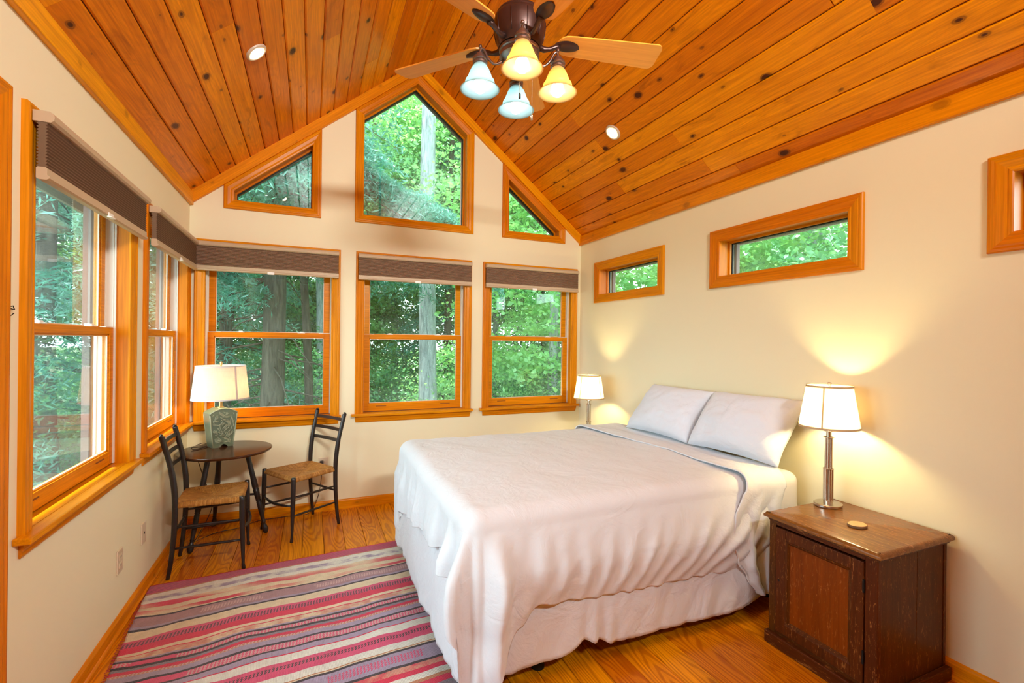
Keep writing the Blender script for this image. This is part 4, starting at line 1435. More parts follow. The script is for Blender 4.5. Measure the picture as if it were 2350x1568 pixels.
# ------------------------------------------------------------------ lamps on the bedsides
def bedside_lamp(x, y, z, label, bulb, power_shared=None, rz=0.0):
    t = empty('table_lamp', (x, y, z), label, 'lamp', None, None, rz)
    W = WM[t.name]
    T = lambda zz=0: W @ Matrix.Translation((0, 0, zz))
    o = MB().lathe([(0.0001, 0), (0.068, 0), (0.070, 0.002), (0.070, 0.011), (0.067, 0.0135), (0.0001, 0.0135)], 48, T(), sx=1.0, sy=0.84, cap=False).build('base', m_nickel, t)
    autosmooth(o)
    mb = MB().lathe([(0.021, 0.0135), (0.021, 0.026), (0.019, 0.028), (0.0001, 0.028)], 28, T())
    for k in range(6):
        a = math.pi/3*k
        mb.tube([W @ Vector((0.0145*math.cos(a), 0.0145*math.sin(a), 0.02)), W @ Vector((0.0145*math.cos(a), 0.0145*math.sin(a), 0.185))], 0.0080, 10)
    for k in range(6):
        a = math.pi/3*k+0.5
        mb.tube([W @ Vector((0.0118*math.cos(a), 0.0118*math.sin(a), 0.18)), W @ Vector((0.0118*math.cos(a), 0.0118*math.sin(a), 0.345))], 0.0066, 10)
    mb.lathe([(0.009, 0.02), (0.009, 0.34)], 12, T())
    mb.lathe([(0.0115, 0.34), (0.0115, 0.415)], 18, T())
    o = mb.build('column', m_nickel, t); autosmooth(o)
    for zz in (0.182, 0.340, 0.372):
        o = MB().lathe([(0.006, 0), (0.0225, 0), (0.0240, 0.0015), (0.0240, 0.0035), (0.0225, 0.005), (0.006, 0.005)], 28, T(zz), cap=False).build('collar', m_nickel, t)
        autosmooth(o)
    # shade: slightly oval truncated cone
    r0, r1, z0, z1, ax, ay = 0.138, 0.104, 0.393, 0.603, 1.0, 0.94
    n = 64
    sh = MB().lathe([(r0, z0), (r1, z1)], n, T(), ax, ay, cap=False).build('lamp_shade', m_silk, t, smooth=True)
    for (zz, h) in ((z0, 0.010), (z1-0.008, 0.009)):
        ra_ = r0+(r1-r0)*(zz-z0)/(z1-z0); rb_ = r0+(r1-r0)*(zz+h-z0)/(z1-z0)
        MB().lathe([(ra_+0.0012, zz), (rb_+0.0012, zz+h), (rb_-0.001, zz+h), (ra_-0.001, zz), (ra_+0.0012, zz)], n, T(), ax, ay, cap=False).build('shade_binding', m_band, sh, smooth=True)
    for k in range(4):
        a = math.radians(-68+90*k)
        w = 0.035
        vs = []
        for i in range(9):
            q = z0+(z1-z0)*i/8; rr_ = r0+(r1-r0)*i/8+0.0014
            for da in (-w, w): vs.append(W @ Vector((rr_*math.cos(a+da*0.75*r0/rr_)*ax, rr_*math.sin(a+da*0.75*r0/rr_)*ay, q)))
        obj('shade_seam', vs, grid_faces(2, 9), m_band, sh)
    # spider, finial, bulb
    mb = MB()
    for k in range(3):
        a = 2*math.pi*k/3
        mb.tube([W @ Vector((0, 0, z1-0.012)), W @ Vector((r1*0.97*math.cos(a)*ax, r1*0.97*math.sin(a)*ay, z1-0.012))], 0.0015, 6)
    mb.tube([W @ Vector((0, 0, 0.41)), W @ Vector((0, 0.032, 0.45)), W @ Vector((0, 0.036, 0.53)), W @ Vector((0, 0, z1-0.012))], 0.0015, 6)
    mb.build('shade_carrier', m_nickel, t)
    MB().lathe([(0.004, z1-0.012), (0.004, z1+0.004), (0.009, z1+0.006), (0.009, z1+0.014), (0.004, z1+0.016)], 16, T()).build('finial', m_nickel, t, smooth=True)
    MB().sphere(W @ Vector((0, 0, 0.485)), 0.028, 14, 9, (1, 1, 1.15)).build('bulb', bulb, t, smooth=True)
    return t


bedside_lamp(2.402, 1.545, NTOP, 'brushed metal lamp with glowing cream shade on the worn wooden cabinet', m_bulbn)
# far side table (behind the bed) and its lamp
FZ = 0.525
ft = empty('side_table', (2.33, 3.66, 0), 'small dark wooden side table hidden behind the bed under the far lamp', 'table')
MB().box((2.12, 3.45, FZ-0.022), (2.53, 3.90, FZ), ch=0.004).build('table_top', m_oldtop, ft)
MB().box((2.15, 3.48, FZ-0.09), (2.50, 3.87, FZ-0.0225)).build('apron', m_oldwood, ft)
for lx in (2.165, 2.485):
    for ly in (3.495, 3.855):
        MB().tube([(lx, ly, 0), (lx, ly, FZ-0.09)], [0.013, 0.020], 10).build('leg', m_oldwood, ft, smooth=True)
bedside_lamp(2.31, 3.62, FZ, 'matching brushed metal lamp behind the bed, next to the back window', m_bulbn)

# coaster
ct = empty('coaster', (2.245, 1.315, NTOP), 'round slice of pale wood lying on the worn cabinet top', 'coaster')
mb = MB(); prof = []
W_ = WM[ct.name]
mb.lathe([(0.0001, 0), (0.0405, 0), (0.0415, 0.003), (0.041, 0.0105), (0.039, 0.012), (0.0001, 0.012)], 40, W_, 1.0, 0.80, cap=False)
autosmooth(mb.build('slice', m_coaster, ct))
autosmooth(MB().lathe([(0.0415, 0.0005), (0.0432, 0.002), (0.0428, 0.0105), (0.0410, 0.0115)], 40, W_, 1.0, 0.80, cap=False).build('bark_edge', m_bark, ct))

# ------------------------------------------------------------------ round table
tx, ty, tz = -0.548, 3.868, 0.635
tb = empty('round_table', (tx, ty, 0), 'small round dark wooden table on three turned legs in the corner', 'table')
o = MB().lathe([(0.0001, tz-0.022), (0.270, tz-0.022), (0.286, tz-0.018), (0.293, tz-0.010), (0.2955, tz-0.008), (0.2955, tz-0.004), (0.291, tz), (0.0001, tz)], 96, Matrix.Translation((tx, ty, 0)), cap=False).build('table_top', m_table, tb)
autosmooth(o, 30)
feet = [(-0.722, 3.683), (-0.287, 3.876), (-0.660, 4.150)]
hub = Vector((-0.556, 3.903, 0))
for fx, fy in feet:
    d = Vector((fx, fy, 0))-hub
    top = hub+d*0.50+Vector((0, 0, tz-0.022)); bot = Vector((fx, fy, 0.0))
    stt = [(0.0, 0.0165), (0.02, 0.0165), (0.30, 0.0175), (0.42, 0.0205), (0.44, 0.0215), (0.448, 0.016), (0.456, 0.021), (0.465, 0.016), (0.475, 0.0205), (0.53, 0.0195), (0.585, 0.0175), (0.592, 0.014), (0.602, 0.0185),
           (0.612, 0.014), (0.622, 0.017), (0.70, 0.0165), (0.80, 0.0145), (0.865, 0.0115), (0.873, 0.0145), (0.881, 0.0105), (0.900, 0.012), (0.925, 0.0175), (0.955, 0.0205), (0.982, 0.0175), (1.0, 0.011)]
    pts = [top.lerp(bot, q) for q, r in stt]
    o = MB().tube(pts, [r for q, r in stt], 14).build('leg', m_black, tb, smooth=True)
    m0 = top.lerp(bot, 0.53); ctr = Vector((hub.x, hub.y, m0.z))
    MB().tube([m0, ctr], [0.008, 0.010], 8).build('stretcher', m_black, tb, smooth=True)

# ------------------------------------------------------------------ ceramic lamp
lx_, ly_, lz_ = -0.600, 3.985, tz
cl = empty('ceramic_lamp', (lx_, ly_, lz_), 'green ceramic slab lamp with carved face and white drum shade on the round table', 'lamp', rz=0.50)
W = WM[cl.name]
# body: width along local x, depth along local y (front = -y)
def body_w(z):      # half width
    t = z/0.26
    return 0.066+0.028*min(1, t)**0.9
def body_d(z):
    return 0.048+0.010*z/0.26
H0, H1 = 0.250, 0.283
secs = []
nz = 16
vs = []
faces = []
nx = 12
front = []; 
def top_z_at(fx): return H0+(H1-H0)*(1-fx*fx)
cols = 21
for side in (-1, 1):
    for j in range(nz+1):
        for i in range(cols):
            fx = -1+2*i/(cols-1)
            z = top_z_at(fx)*j/nz
            # arch cut out of the foot
            foot = 0.022*max(0, 1-(fx/0.42)**2)**0.5 if abs(fx) < 0.42 else 0
            z = max(z, foot) if j < 2 else z
            z = z if j else foot
            vs.append(W @ Vector((fx*body_w(z), side*body_d(z), z)))
n = (nz+1)*cols
fs = grid_faces(cols, nz+1)+[tuple(k+n for k in q[::-1]) for q in grid_faces(cols, nz+1)]
def loop_idx(): return [i for i in range(cols)]+[j*cols+cols-1 for j in range(1, nz+1)]+[nz*cols+i for i in range(cols-2, -1, -1)]+[j*cols for j in range(nz-1, 0, -1)]
bd = loop_idx()
for k in range(len(bd)):
    a, b = bd[k], bd[(k+1) % len(bd)]
    fs.append((a, b, b+n, a+n))
bodyo = obj('body', vs, fs, m_celadon, cl)
autosmooth(bodyo, 35)
# raised border and carved strokes on the two broad faces
for side in (-1, 1):
    mb = MB()
    rc = random.Random(5)
    bord = []
    for i in range(25):
        fx = -1+2*i/24; z = top_z_at(fx)-0.004
        bord.append((fx*0.97*body_w(z), z))
    pts = [W @ Vector((x_, side*(body_d(z_)+0.001), z_)) for x_, z_ in bord]
    mb.tube(pts, 0.0042, 6)
    for sx_ in (-1, 1):
        mb.tube([W @ Vector((sx_*0.97*body_w(z_), side*(body_d(z_)+0.001), z_)) for z_ in (0.004, 0.06, 0.12, 0.18, 0.235)], 0.004, 6)
    cells = []
    for k in range(150):
        z = rc.uniform(0.03, 0.25); x_ = rc.uniform(-0.82, 0.82)*body_w(z)
        if z > top_z_at(x_/body_w(z))-0.018 or (abs(x_) < 0.038 and z < 0.035): continue
        g = math.floor(x_/0.032)*7.3+math.floor(z/0.04)*3.7
        a = (math.sin(g*12.9)*43758.5) % 1*math.pi+rc.uniform(-0.08, 0.08)
        l = rc.uniform(0.007, 0.021)
        dx_, dz_ = math.cos(a)*l, math.sin(a)*l
        p0, p1 = (x_-dx_, z-dz_), (x_+dx_, z+dz_)
        if any(abs(q[0]) > 0.86*body_w(max(0, q[1])) or q[1] > top_z_at(q[0]/body_w(max(0, q[1])))-0.012 or q[1] < 0.01 for q in (p0, p1)): continue
        mb.tube([W @ Vector((q[0], side*(body_d(q[1])+0.0003), q[1])) for q in (p0, ((p0[0]+p1[0])/2, (p0[1]+p1[1])/2), p1)], [0.0014, 0.0036, 0.0014], 5)
    mb.build('carved_relief', m_celadon2, cl, smooth=True)
T = lambda zz=0: W @ Matrix.Translation((0, 0, zz))
autosmooth(MB().lathe([(0.022, 0.278), (0.022, 0.288), (0.012, 0.290), (0.012, 0.335), (0.017, 0.340), (0.017, 0.375)], 20, T()).build('socket', m_brass, cl))
r0, r1, z0, z1 = 0.186, 0.160, 0.345, 0.588
AX, AY = 1.0, 0.92
sh = MB().lathe([(r0, z0), (r1, z1)], 80, T(), AX, AY, cap=False).build('lamp_shade', m_linen, cl, smooth=True)
for zz, h in ((z0, 0.009), (z1-0.007, 0.008)):
    ra_ = r0+(r1-r0)*(zz-z0)/(z1-z0); rb_ = r0+(r1-r0)*(zz+h-z0)/(z1-z0)
    MB().lathe([(ra_+0.0012, zz), (rb_+0.0012, zz+h), (rb_-0.001, zz+h), (ra_-0.001, zz), (ra_+0.0012, zz)], 80, T(), AX, AY, cap=False).build('shade_binding', m_bandw, sh, smooth=True)
vs = []
aa = math.radians(-76)
for i in range(9):
    q = z0+(z1-z0)*i/8; rr_ = r0+(r1-r0)*i/8+0.0014
    for da in (-0.042, 0.042): vs.append(W @ Vector((rr_*math.cos(aa+da)*AX, rr_*math.sin(aa+da)*AY, q)))
obj('shade_seam', vs, grid_faces(2, 9), m_bandw, sh)
mb = MB()
for k in range(3):
    a = 2*math.pi*k/3+0.3
    mb.tube([W @ Vector((0, 0, z1-0.010)), W @ Vector((r1*0.98*math.cos(a)*AX, r1*0.98*math.sin(a)*AY, z1-0.010))], 0.0016, 6)
for s_ in (-1, 1):
    mb.tube([W @ Vector((0.014*s_, 0, 0.33)), W @ Vector((0.045*s_, 0, 0.42)), W @ Vector((0.045*s_, 0, 0.50)), W @ Vector((0.0, 0, z1-0.010))], 0.0016, 6)
mb.build('harp', m_brass, cl)
MB().lathe([(0.004, z1-0.012), (0.005, z1), (0.010, z1+0.003), (0.006, z1+0.008), (0.010, z1+0.015), (0.008, z1+0.024), (0.002, z1+0.032)], 14, T()).build('finial', m_brass, cl, smooth=True)
MB().sphere(W @ Vector((0, 0, 0.42)), 0.030, 14, 9, (1, 1, 1.15)).build('bulb', m_bulbt, cl, smooth=True)
# cord: over the table edge, along the floor, up to the outlet
P_ = [(-0.655, 4.01, tz+0.004), (-0.72, 3.98, tz+0.004), (-0.765, 3.93, tz+0.012), (-0.74, 3.90, tz+0.004), (-0.68, 3.98, tz+0.004), (-0.70, 4.08, tz+0.005), (-0.745, 4.105, tz+0.003), (-0.775, 4.10, tz-0.04),
      (-0.70, 4.00, 0.40), (-0.63, 3.90, 0.24), (-0.70, 3.80, 0.06), (-0.74, 3.86, 0.004), (-0.62, 3.99, 0.004), (-0.48, 4.03, 0.004), (-0.36, 4.13, 0.004), (-0.15, 4.150, 0.004), (0.0, 4.150, 0.01), (0.065, 4.15, 0.13), (0.090, 4.155, 0.28), (0.093, 4.158, 0.395)]


def catmull(P, k=8):
    P = [Vector(p) for p in P]; out = []
    for i in range(len(P)-1):
        p0, p1, p2, p3 = P[max(0, i-1)], P[i], P[i+1], P[min(len(P)-1, i+2)]
        for j in range(k):
            t = j/k
            out.append(0.5*((2*p1)+(p2-p0)*t+(2*p0-5*p1+4*p2-p3)*t*t+(3*p1-p0-3*p2+p3)*t**3))
    out.append(P[-1])
    return out


MB().tube(catmull(P_), 0.0026, 6).build('cord', m_cord, cl, smooth=True)
MB().box((0.080, 4.150, 0.393), (0.106, 4.187, 0.420), ch=0.004).build('plug', m_cord, cl)


# ------------------------------------------------------------------ chairs
m_rush = None
def rush_material():
    M = Mat('woven_rush')
    at = M.n('ShaderNodeAttribute', attribute_name='strand')
    sp_ = M.n('ShaderNodeSeparateXYZ'); M.l(at.outputs['Vector'], sp_.inputs[0])
    v = M.coords((1, 1, 1), rand=False)
    s = M.math('SINE', M.math('MULTIPLY', sp_.outputs[0], 2*math.pi/0.0048))
    nid = M.math('FLOOR', M.math('MULTIPLY', sp_.outputs[0], 1/0.0048))
    cmb = M.n('ShaderNodeCombineXYZ'); M.l(nid, cmb.inputs[0]); M.l(M.math('MULTIPLY', sp_.outputs[1], 28.0), cmb.inputs[1]); M.l(sp_.outputs[2], cmb.inputs[2])
    n = M.noise(cmb.outputs[0], 1.1, 2, 0.5)
    n2 = M.noise(v, 30, 3, 0.6)
    col = M.ramp(M.math('ADD', M.math('MULTIPLY', n, 0.65), M.math('MULTIPLY', n2, 0.35)), [(0.3, (0.24, 0.085, 0.012)), (0.5, (0.46, 0.20, 0.032)), (0.68, (0.70, 0.38, 0.10))])
    M.principled(col, 0.5, normal=M.bump(M.math('ADD', s, M.math('MULTIPLY', n, 1.0)), 0.7, 0.0016), spec=0.35)
    return M.m


m_rush = rush_material()


def rush_seat(D, WF, WBk, th=0.030):
    """local mesh: x forward (0 back .. D front), trapezoid, four woven fields meeting on the diagonals"""
    n = 44
    prof = []
    top = []; strand = []
    def hw(x): return (WBk+(WF-WBk)*x/D)/2
    def sample(u, v):
        x = D*u; y = (2*v-1)*hw(x)
        db, df = x, D-x
        dl, dr_ = (y+hw(x)), (hw(x)-y)
        dm = min(db, df, dl, dr_)
        # thick rolled edge, dip to the middle
        e = min(1.0, dm/0.014)
        z = 0.012*math.sqrt(max(0, 1-(1-e)**2))-0.020*min(1, dm/0.12)
        # crease on the diagonals
        ds = sorted((db, df, dl, dr_)); cr = ds[1]-ds[0]
        z -= 0.006*math.exp(-cr/0.006)
        if dm in (db, df): st_ = (y if True else 0, x, 0.0 if dm == db else 3.0)
        else: st_ = (x, y, 7.0 if dm == dl else 11.0)
        return Vector((x, y, z)), st_
    vs = []; sd = []
    for j in range(n):
        for i in range(n):
            u, v = i/(n-1), j/(n-1)
            # denser near the edges
            u = 0.5-0.5*math.cos(u*math.pi)*(0.75+0.25*abs(math.cos(u*math.pi))); v = 0.5-0.5*math.cos(v*math.pi)*(0.75+0.25*abs(math.cos(v*math.pi)))
            p, s_ = sample(min(1, max(0, u)), min(1, max(0, v)))
            vs.append(p); sd.append(s_)
    nt = n*n
    # skirt: roll around the rails
    bd = [i for i in range(n)]+[j*n+n-1 for j in range(1, n)]+[(n-1)*n+i for i in range(n-2, -1, -1)]+[j*n for j in range(n-2, 0, -1)]
    cen = Vector((D/2, 0, 0))
    rings = [bd]
    for k, (o_, zz) in enumerate(((0.006, -0.005), (0.007, -0.014), (0.003, -0.022), (-0.010, -0.026))):
        ring = []
        for idx in bd:
            p = vs[idx]; d = Vector((0, 0, 0))
            if idx % n == 0: d.x = -1
            elif idx % n == n-1: d.x = 1
            if idx < n: d.y = -1
            elif idx >= n*(n-1): d.y = 1
            if d.length: d.normalize()
            ring.append(len(vs)); vs.append(Vector((p.x, p.y, 0))+d*o_+Vector((0, 0, zz))); sd.append(sd[idx])
        rings.append(ring)
    fs = grid_faces(n, n)
    m = len(bd)
    for a, b in zip(rings[:-1], rings[1:]):
        for k in range(m): fs.append((a[k], a[(k+1) % m], b[(k+1) % m], b[k]))
    fs.append(tuple(rings[-1]))
    me = bpy.data.meshes.new('woven_seat')
    me.from_pydata([tuple(v) for v in vs], [], fs)
    bm = bmesh.new(); bm.from_mesh(me); bmesh.ops.recalc_face_normals(bm, faces=bm.faces); bm.to_mesh(me); bm.free()
    at = me.attributes.new('strand', 'FLOAT_VECTOR', 'POINT')
    at.data.foreach_set('vector', np.array(sd, dtype=np.float32).ravel())
    me.polygons.foreach_set('use_smooth', [True]*len(me.polygons))
    me.materials.append(m_rush)
    return me


def rungs(mb, a, b, r, bow=Vector((0, 0, 0)), sx=1.0):
    a, b = Vector(a), Vector(b)
    pts = [a.lerp(b, t)+bow*(4*t*(1-t)) for t in (0, 0.15, 0.35, 0.5, 0.65, 0.85, 1.0)]
    return mb.tube(pts, [r*0.75, r, r*1.12, r*1.15, r*1.12, r, r*0.75], 8, sx=sx)


def make_chair(name, base, ang_, label, D=0.36, WF=0.395, WBk=0.335, SH=0.435, TH=0.845):
    W = Matrix.Translation(base) @ Matrix.Rotation(ang_, 4, 'Z')
    t = bpy.data.objects.new(name, None); t.empty_display_size = 0.05; link(t, None, W); meta(t, label, 'chair', 'black ladder-back chairs with rush seats')
    yb, yf = WBk/2, WF/2
    for s in (-1, 1):
        # rear post: splayed foot, bend above the seat, leaning back
        pts = [(-0.028, s*(yb+0.004), 0.0), (-0.014, s*yb, 0.10), (0.0, s*yb, 0.26), (0.004, s*yb, SH-0.02), (0.0, s*(yb+0.002), SH+0.09), (-0.018, s*(yb+0.005), SH+0.22), (-0.048, s*(yb+0.010), TH-0.06), (-0.062, s*(yb+0.012), TH-0.006), (-0.063, s*(yb+0.012), TH)]
        MB().tube([W @ Vector(p) for p in catmull(pts, 4)], [0.0105+0.0055*min(1, i/10) if i < 14 else (0.0165 if i < 20 else 0.0150) for i in range(32)]+[0.009], 12).build('back_post', m_black, t, smooth=True)
        # front leg: tapered, small foot
        pts = [(D+0.012, s*(yf+0.004), 0.0), (D+0.010, s*(yf+0.003), 0.012), (D+0.008, s*(yf+0.002), 0.03), (D+0.003, s*yf, 0.20), (D, s*(yf-0.001), 0.33), (D-0.002, s*(yf-0.002), SH-0.005), (D-0.002, s*(yf-0.002), SH+0.012), (D-0.002, s*(yf-0.002), SH+0.014)]
        MB().tube([W @ Vector(p) for p in pts], [0.0105, 0.0115, 0.0085, 0.0145, 0.0165, 0.0160, 0.0150, 0.012], 12).build('front_leg', m_black, t, smooth=True)
        for z in (0.30, 0.175):
            mb = MB(); rungs(mb, W @ Vector((0.0, s*yb, z)), W @ Vector((D, s*yf, z+0.004)), 0.0075); mb.build('side_rung', m_black, t, smooth=True)
    mb = MB(); rungs(mb, W @ Vector((D+0.002, -yf, 0.250)), W @ Vector((D+0.002, yf, 0.250)), 0.0085, (W.to_3x3() @ Vector((0.028, 0, -0.012)))); mb.build('front_stretcher', m_black, t, smooth=True)
    mb = MB(); rungs(mb, W @ Vector((0.002, -yb, 0.265)), W @ Vector((0.002, yb, 0.265)), 0.0075); mb.build('rear_rung', m_black, t, smooth=True)
    # three bowed ladder slats
    for z, h in ((TH-0.045, 0.022), (TH-0.125, 0.022), (TH-0.205, 0.023)):
        vs = []
        n = 13
        lean = -0.006-(z-SH-0.09)*0.155
        for i in range(n):
            f_ = i/(n-1); y = (2*f_-1)*(yb+0.004); bow = -0.016*(4*f_*(1-f_))
            for dx_, dz_ in ((-0.005, -h/2), (0.004, -h/2), (0.004-0.004, h/2), (-0.005-0.004, h/2)):
                vs.append(W @ Vector((lean+bow+dx_, y, z+dz_)))
        fs = grid_faces(4, n, True)+[(0, 1, 2, 3), tuple(4*(n-1)+k for k in (3, 2, 1, 0))]
        o = obj('back_slat', vs, fs, m_black, t, W @ Matrix.Translation((0, 0, z)) @ Matrix.Rotation(math.pi/2, 4, 'Z'))
        autosmooth(o, 40)
    me = rush_seat(D, WF, WBk)
    shared('woven_seat', me, t, W @ Matrix.Translation((0.0, 0, SH)))
    return t


make_chair('rush_seat_chair', (-0.737, 3.492, 0), math.radians(2), 'black ladder-back chair with woven rush seat, its back against the left wall', D=0.352, WF=0.365, WBk=0.325)
make_chair('rush_seat_chair', (0.098, 3.985, 0), math.radians(212), 'black ladder-back chair with woven rush seat standing right of the round table')

# ------------------------------------------------------------------ ceiling fan
fx, fy = 0.853, 1.950
fan = empty('ceiling_fan', (fx, fy, 2.55), 'bronze five-blade ceiling fan with four glass bell lights under the ridge', 'ceiling fan')
T = Matrix.Translation((fx, fy, 0))
MB().lathe([(0.014, 2.90), (0.014, 3.80)], 18, T).build('downrod', m_bronze, fan, smooth=True)
MB().lathe([(0.014, 3.74), (0.045, 3.76), (0.065, 3.80), (0.072, 3.86)], 28, T).build('ceiling_canopy', m_bronze, fan, smooth=True)
o = MB().lathe([(0.018, 2.935), (0.030, 2.930), (0.050, 2.926), (0.085, 2.915), (0.103, 2.902), (0.108, 2.893), (0.108, 2.887), (0.113, 2.880), (0.1165, 2.868), (0.1165, 2.84), (0.113, 2.81), (0.105, 2.775), (0.094, 2.748), (0.0001, 2.748)], 48, T).build('motor_housing', m_bronze, fan)
autosmooth(o, 30)
for k in range(10):
    a = 2*math.pi*k/10+0.2
    MB().tube([(fx+1.0*r_*math.cos(a), fy+r_*math.sin(a), z_) for r_, z_ in ((0.1175, 2.868), (0.1172, 2.84), (0.1138, 2.81), (0.1057, 2.775))], 0.0020, 6).build('housing_rib', m_bronze, fan, smooth=True)
o = MB().lathe([(0.060, 2.752), (0.088, 2.748), (0.092, 2.742), (0.092, 2.732), (0.086, 2.728), (0.090, 2.722), (0.090, 2.706), (0.082, 2.696), (0.060, 2.685), (0.050, 2.66), (0.046, 2.635), (0.030, 2.622), (0.0001, 2.618)], 48, T).build('light_fitter', m_bronze2, fan)
autosmooth(o, 30)
BZ = 2.790
blade_me = None
for k in range(5):
    a = math.radians(-14+72*k+1)
    Wb = Matrix.Translation((fx, fy, BZ)) @ Matrix.Rotation(a, 4, 'Z') @ Matrix.Rotation(math.radians(-12), 4, 'X')
    if blade_me is None:
        outline = []
        Lr0, Lr1 = 0.175, 0.665
        def bw_(x): return 0.054+0.017*min(1, (x-Lr0)/(Lr1-Lr0))
        # rounded root
        for i in range(13):
            q = math.pi/2+math.pi*i/12
            outline.append((Lr0+0.050+0.050*math.cos(q), 0.054*math.sin(q)))
        # side, rounded tip corners, side
        n_ = 10
        for i in range(1, n_): x_ = Lr0+0.05+(Lr1-0.03-Lr0-0.05)*i/n_; outline.append((x_, -bw_(x_)))
        for i in range(7):
            q = -math.pi/2+math.pi/2*i/6
            outline.append((Lr1-0.03+0.03*math.cos(q)+0.006, -(bw_(Lr1)-0.03)+0.03*math.sin(q)))
        for i in range(7):
            q = math.pi/2*i/6
            outline.append((Lr1-0.03+0.03*math.cos(q)+0.006, (bw_(Lr1)-0.03)+0.03*math.sin(q)))
        for i in range(n_-1, 0, -1): x_ = Lr0+0.05+(Lr1-0.03-Lr0-0.05)*i/n_; outline.append((x_, bw_(x_)))
        m = len(outline)
        vs = [(x_, y_, 0.003) for x_, y_ in outline]+[(x_, y_, -0.003) for x_, y_ in outline]
        fs = [tuple(range(m))[::-1], tuple(range(m, 2*m))]+[(i, (i+1) % m, m+(i+1) % m, m+i) for i in range(m)]
        blade_me = bpy.data.meshes.new('blade'); blade_me.from_pydata(vs, [], fs); blade_me.materials.append(m_blade)
        bm = bmesh.new(); bm.from_mesh(blade_me); bmesh.ops.recalc_face_normals(bm, faces=bm.faces); bm.to_mesh(blade_me); bm.free()
    bo = shared('blade', blade_me, fan, Wb)
    # blade iron: from the housing, swelling into a spoon under the blade
    mb = MB()
    Wa = Matrix.Translation((fx, fy, BZ)) @ Matrix.Rotation(a, 4, 'Z')
    mb.tube([Wa @ Vector(p) for p in ((0.085, 0, -0.020), (0.115, 0, -0.030), (0.140, 0, -0.026), (0.170, 0, -0.012), (0.190, 0, -0.009))], [0.016, 0.013, 0.010, 0.012, 0.014], 12, sx=1.0)
    # spoon
    vs = []; n1, n2_ = 13, 9
    for i in range(n1):
        u = i/(n1-1); x_ = 0.165+0.115*u
        w = 0.012+0.020*math.sin(min(1, u*1.05)*math.pi*0.98)**0.8 if u < 1 else 0.004
        w = max(w, 0.004)
        for j in range(n2_):
            v = -1+2*j/(n2_-1)
            z_ = -0.004-0.011*(1-v*v)**0.5*(0.6+0.4*math.sin(u*math.pi))
            vs.append(Wb @ Vector((x_, v*w, z_)))
    mb.add(vs, grid_faces(n2_, n1))
    mb.build('blade_iron', m_bronze, bo, smooth=True)
bell_prof = [(0.027, 0.112), (0.030, 0.108), (0.040, 0.092), (0.049, 0.070), (0.056, 0.050), (0.064, 0.040), (0.066, 0.034), (0.063, 0.029), (0.070, 0.018), (0.082, 0.006), (0.0885, 0.0), (0.0865, -0.002), (0.080, 0.004), (0.066, 0.018),
             (0.060, 0.030), (0.053, 0.049), (0.046, 0.068), (0.037, 0.090), (0.027, 0.105)]
for k, (a, cool) in enumerate(((160.5, True), (70.5, True), (-19.5, False), (-109.5, False))):
    a = math.radians(a)
    d = Vector((math.cos(a), math.sin(a), 0)); c = Vector((fx, fy, 0))
    q = c+d*0.176
    pts = [c+d*0.075+Vector((0, 0, 2.690)), c+d*0.110+Vector((0, 0, 2.676)), c+d*0.140+Vector((0, 0, 2.700)), c+d*0.158+Vector((0, 0, 2.735)), c+d*0.172+Vector((0, 0, 2.742)), q+Vector((0, 0, 2.728)), q+Vector((0, 0, 2.712))]
    arm = MB().tube(catmull(pts, 5), 0.0055, 10).build('light_arm', m_bronze2, fan, Matrix.Translation(q+Vector((0, 0, 2.7))), smooth=True)
    Tq = Matrix.Translation(q)
    MB().sphere(q+Vector((0, 0, 2.752)), 0.0085, 12, 8, (1, 1, 1.2)).build('arm_knob', m_bronze2, arm, smooth=True)
    autosmooth(MB().lathe([(0.0001, 2.722), (0.016, 2.720), (0.020, 2.712), (0.020, 2.706), (0.030, 2.702), (0.034, 2.695), (0.034, 2.688), (0.029, 2.684), (0.033, 2.679), (0.033, 2.672), (0.027, 2.668), (0.022, 2.664), (0.018, 2.63)], 28, Tq, cap=False).build('shade_holder', m_bronze2, arm), 30)
    MB().lathe([(r_, z_+2.557) for r_, z_ in bell_prof], 48, Tq, cap=False).build('glass_shade', m_bellc if cool else m_bellw, arm, smooth=True)
    MB().sphere(q+Vector((0, 0, 2.574)), 0.030, 14, 10, (1, 1, 1.12)).build('bulb', m_bulbc if cool else m_bulbw, arm, smooth=True)
# pull chains
for (dx_, dy_, z1_, z0_, bob) in ((-0.020, -0.055, 2.66, 2.520, m_iron), (0.052, -0.030, 2.66, 2.450, m_nickel)):
    mb = MB()
    x_, y_ = fx+dx_, fy+dy_
    zz = z0_
    while zz < z1_:
        mb.sphere((x_, y_, zz), 0.0017, 5, 4); zz += 0.0042
    ch_ = mb.build('pull_chain', m_nickel, fan); ch_['kind'] = 'stuff'
    MB().lathe([(0.001, z0_-0.026), (0.0055, z0_-0.024), (0.0055, z0_-0.006), (0.002, z0_)], 12, Matrix.Translation((x_, y_, 0))).build('chain_fob', bob, ch_, smooth=True)


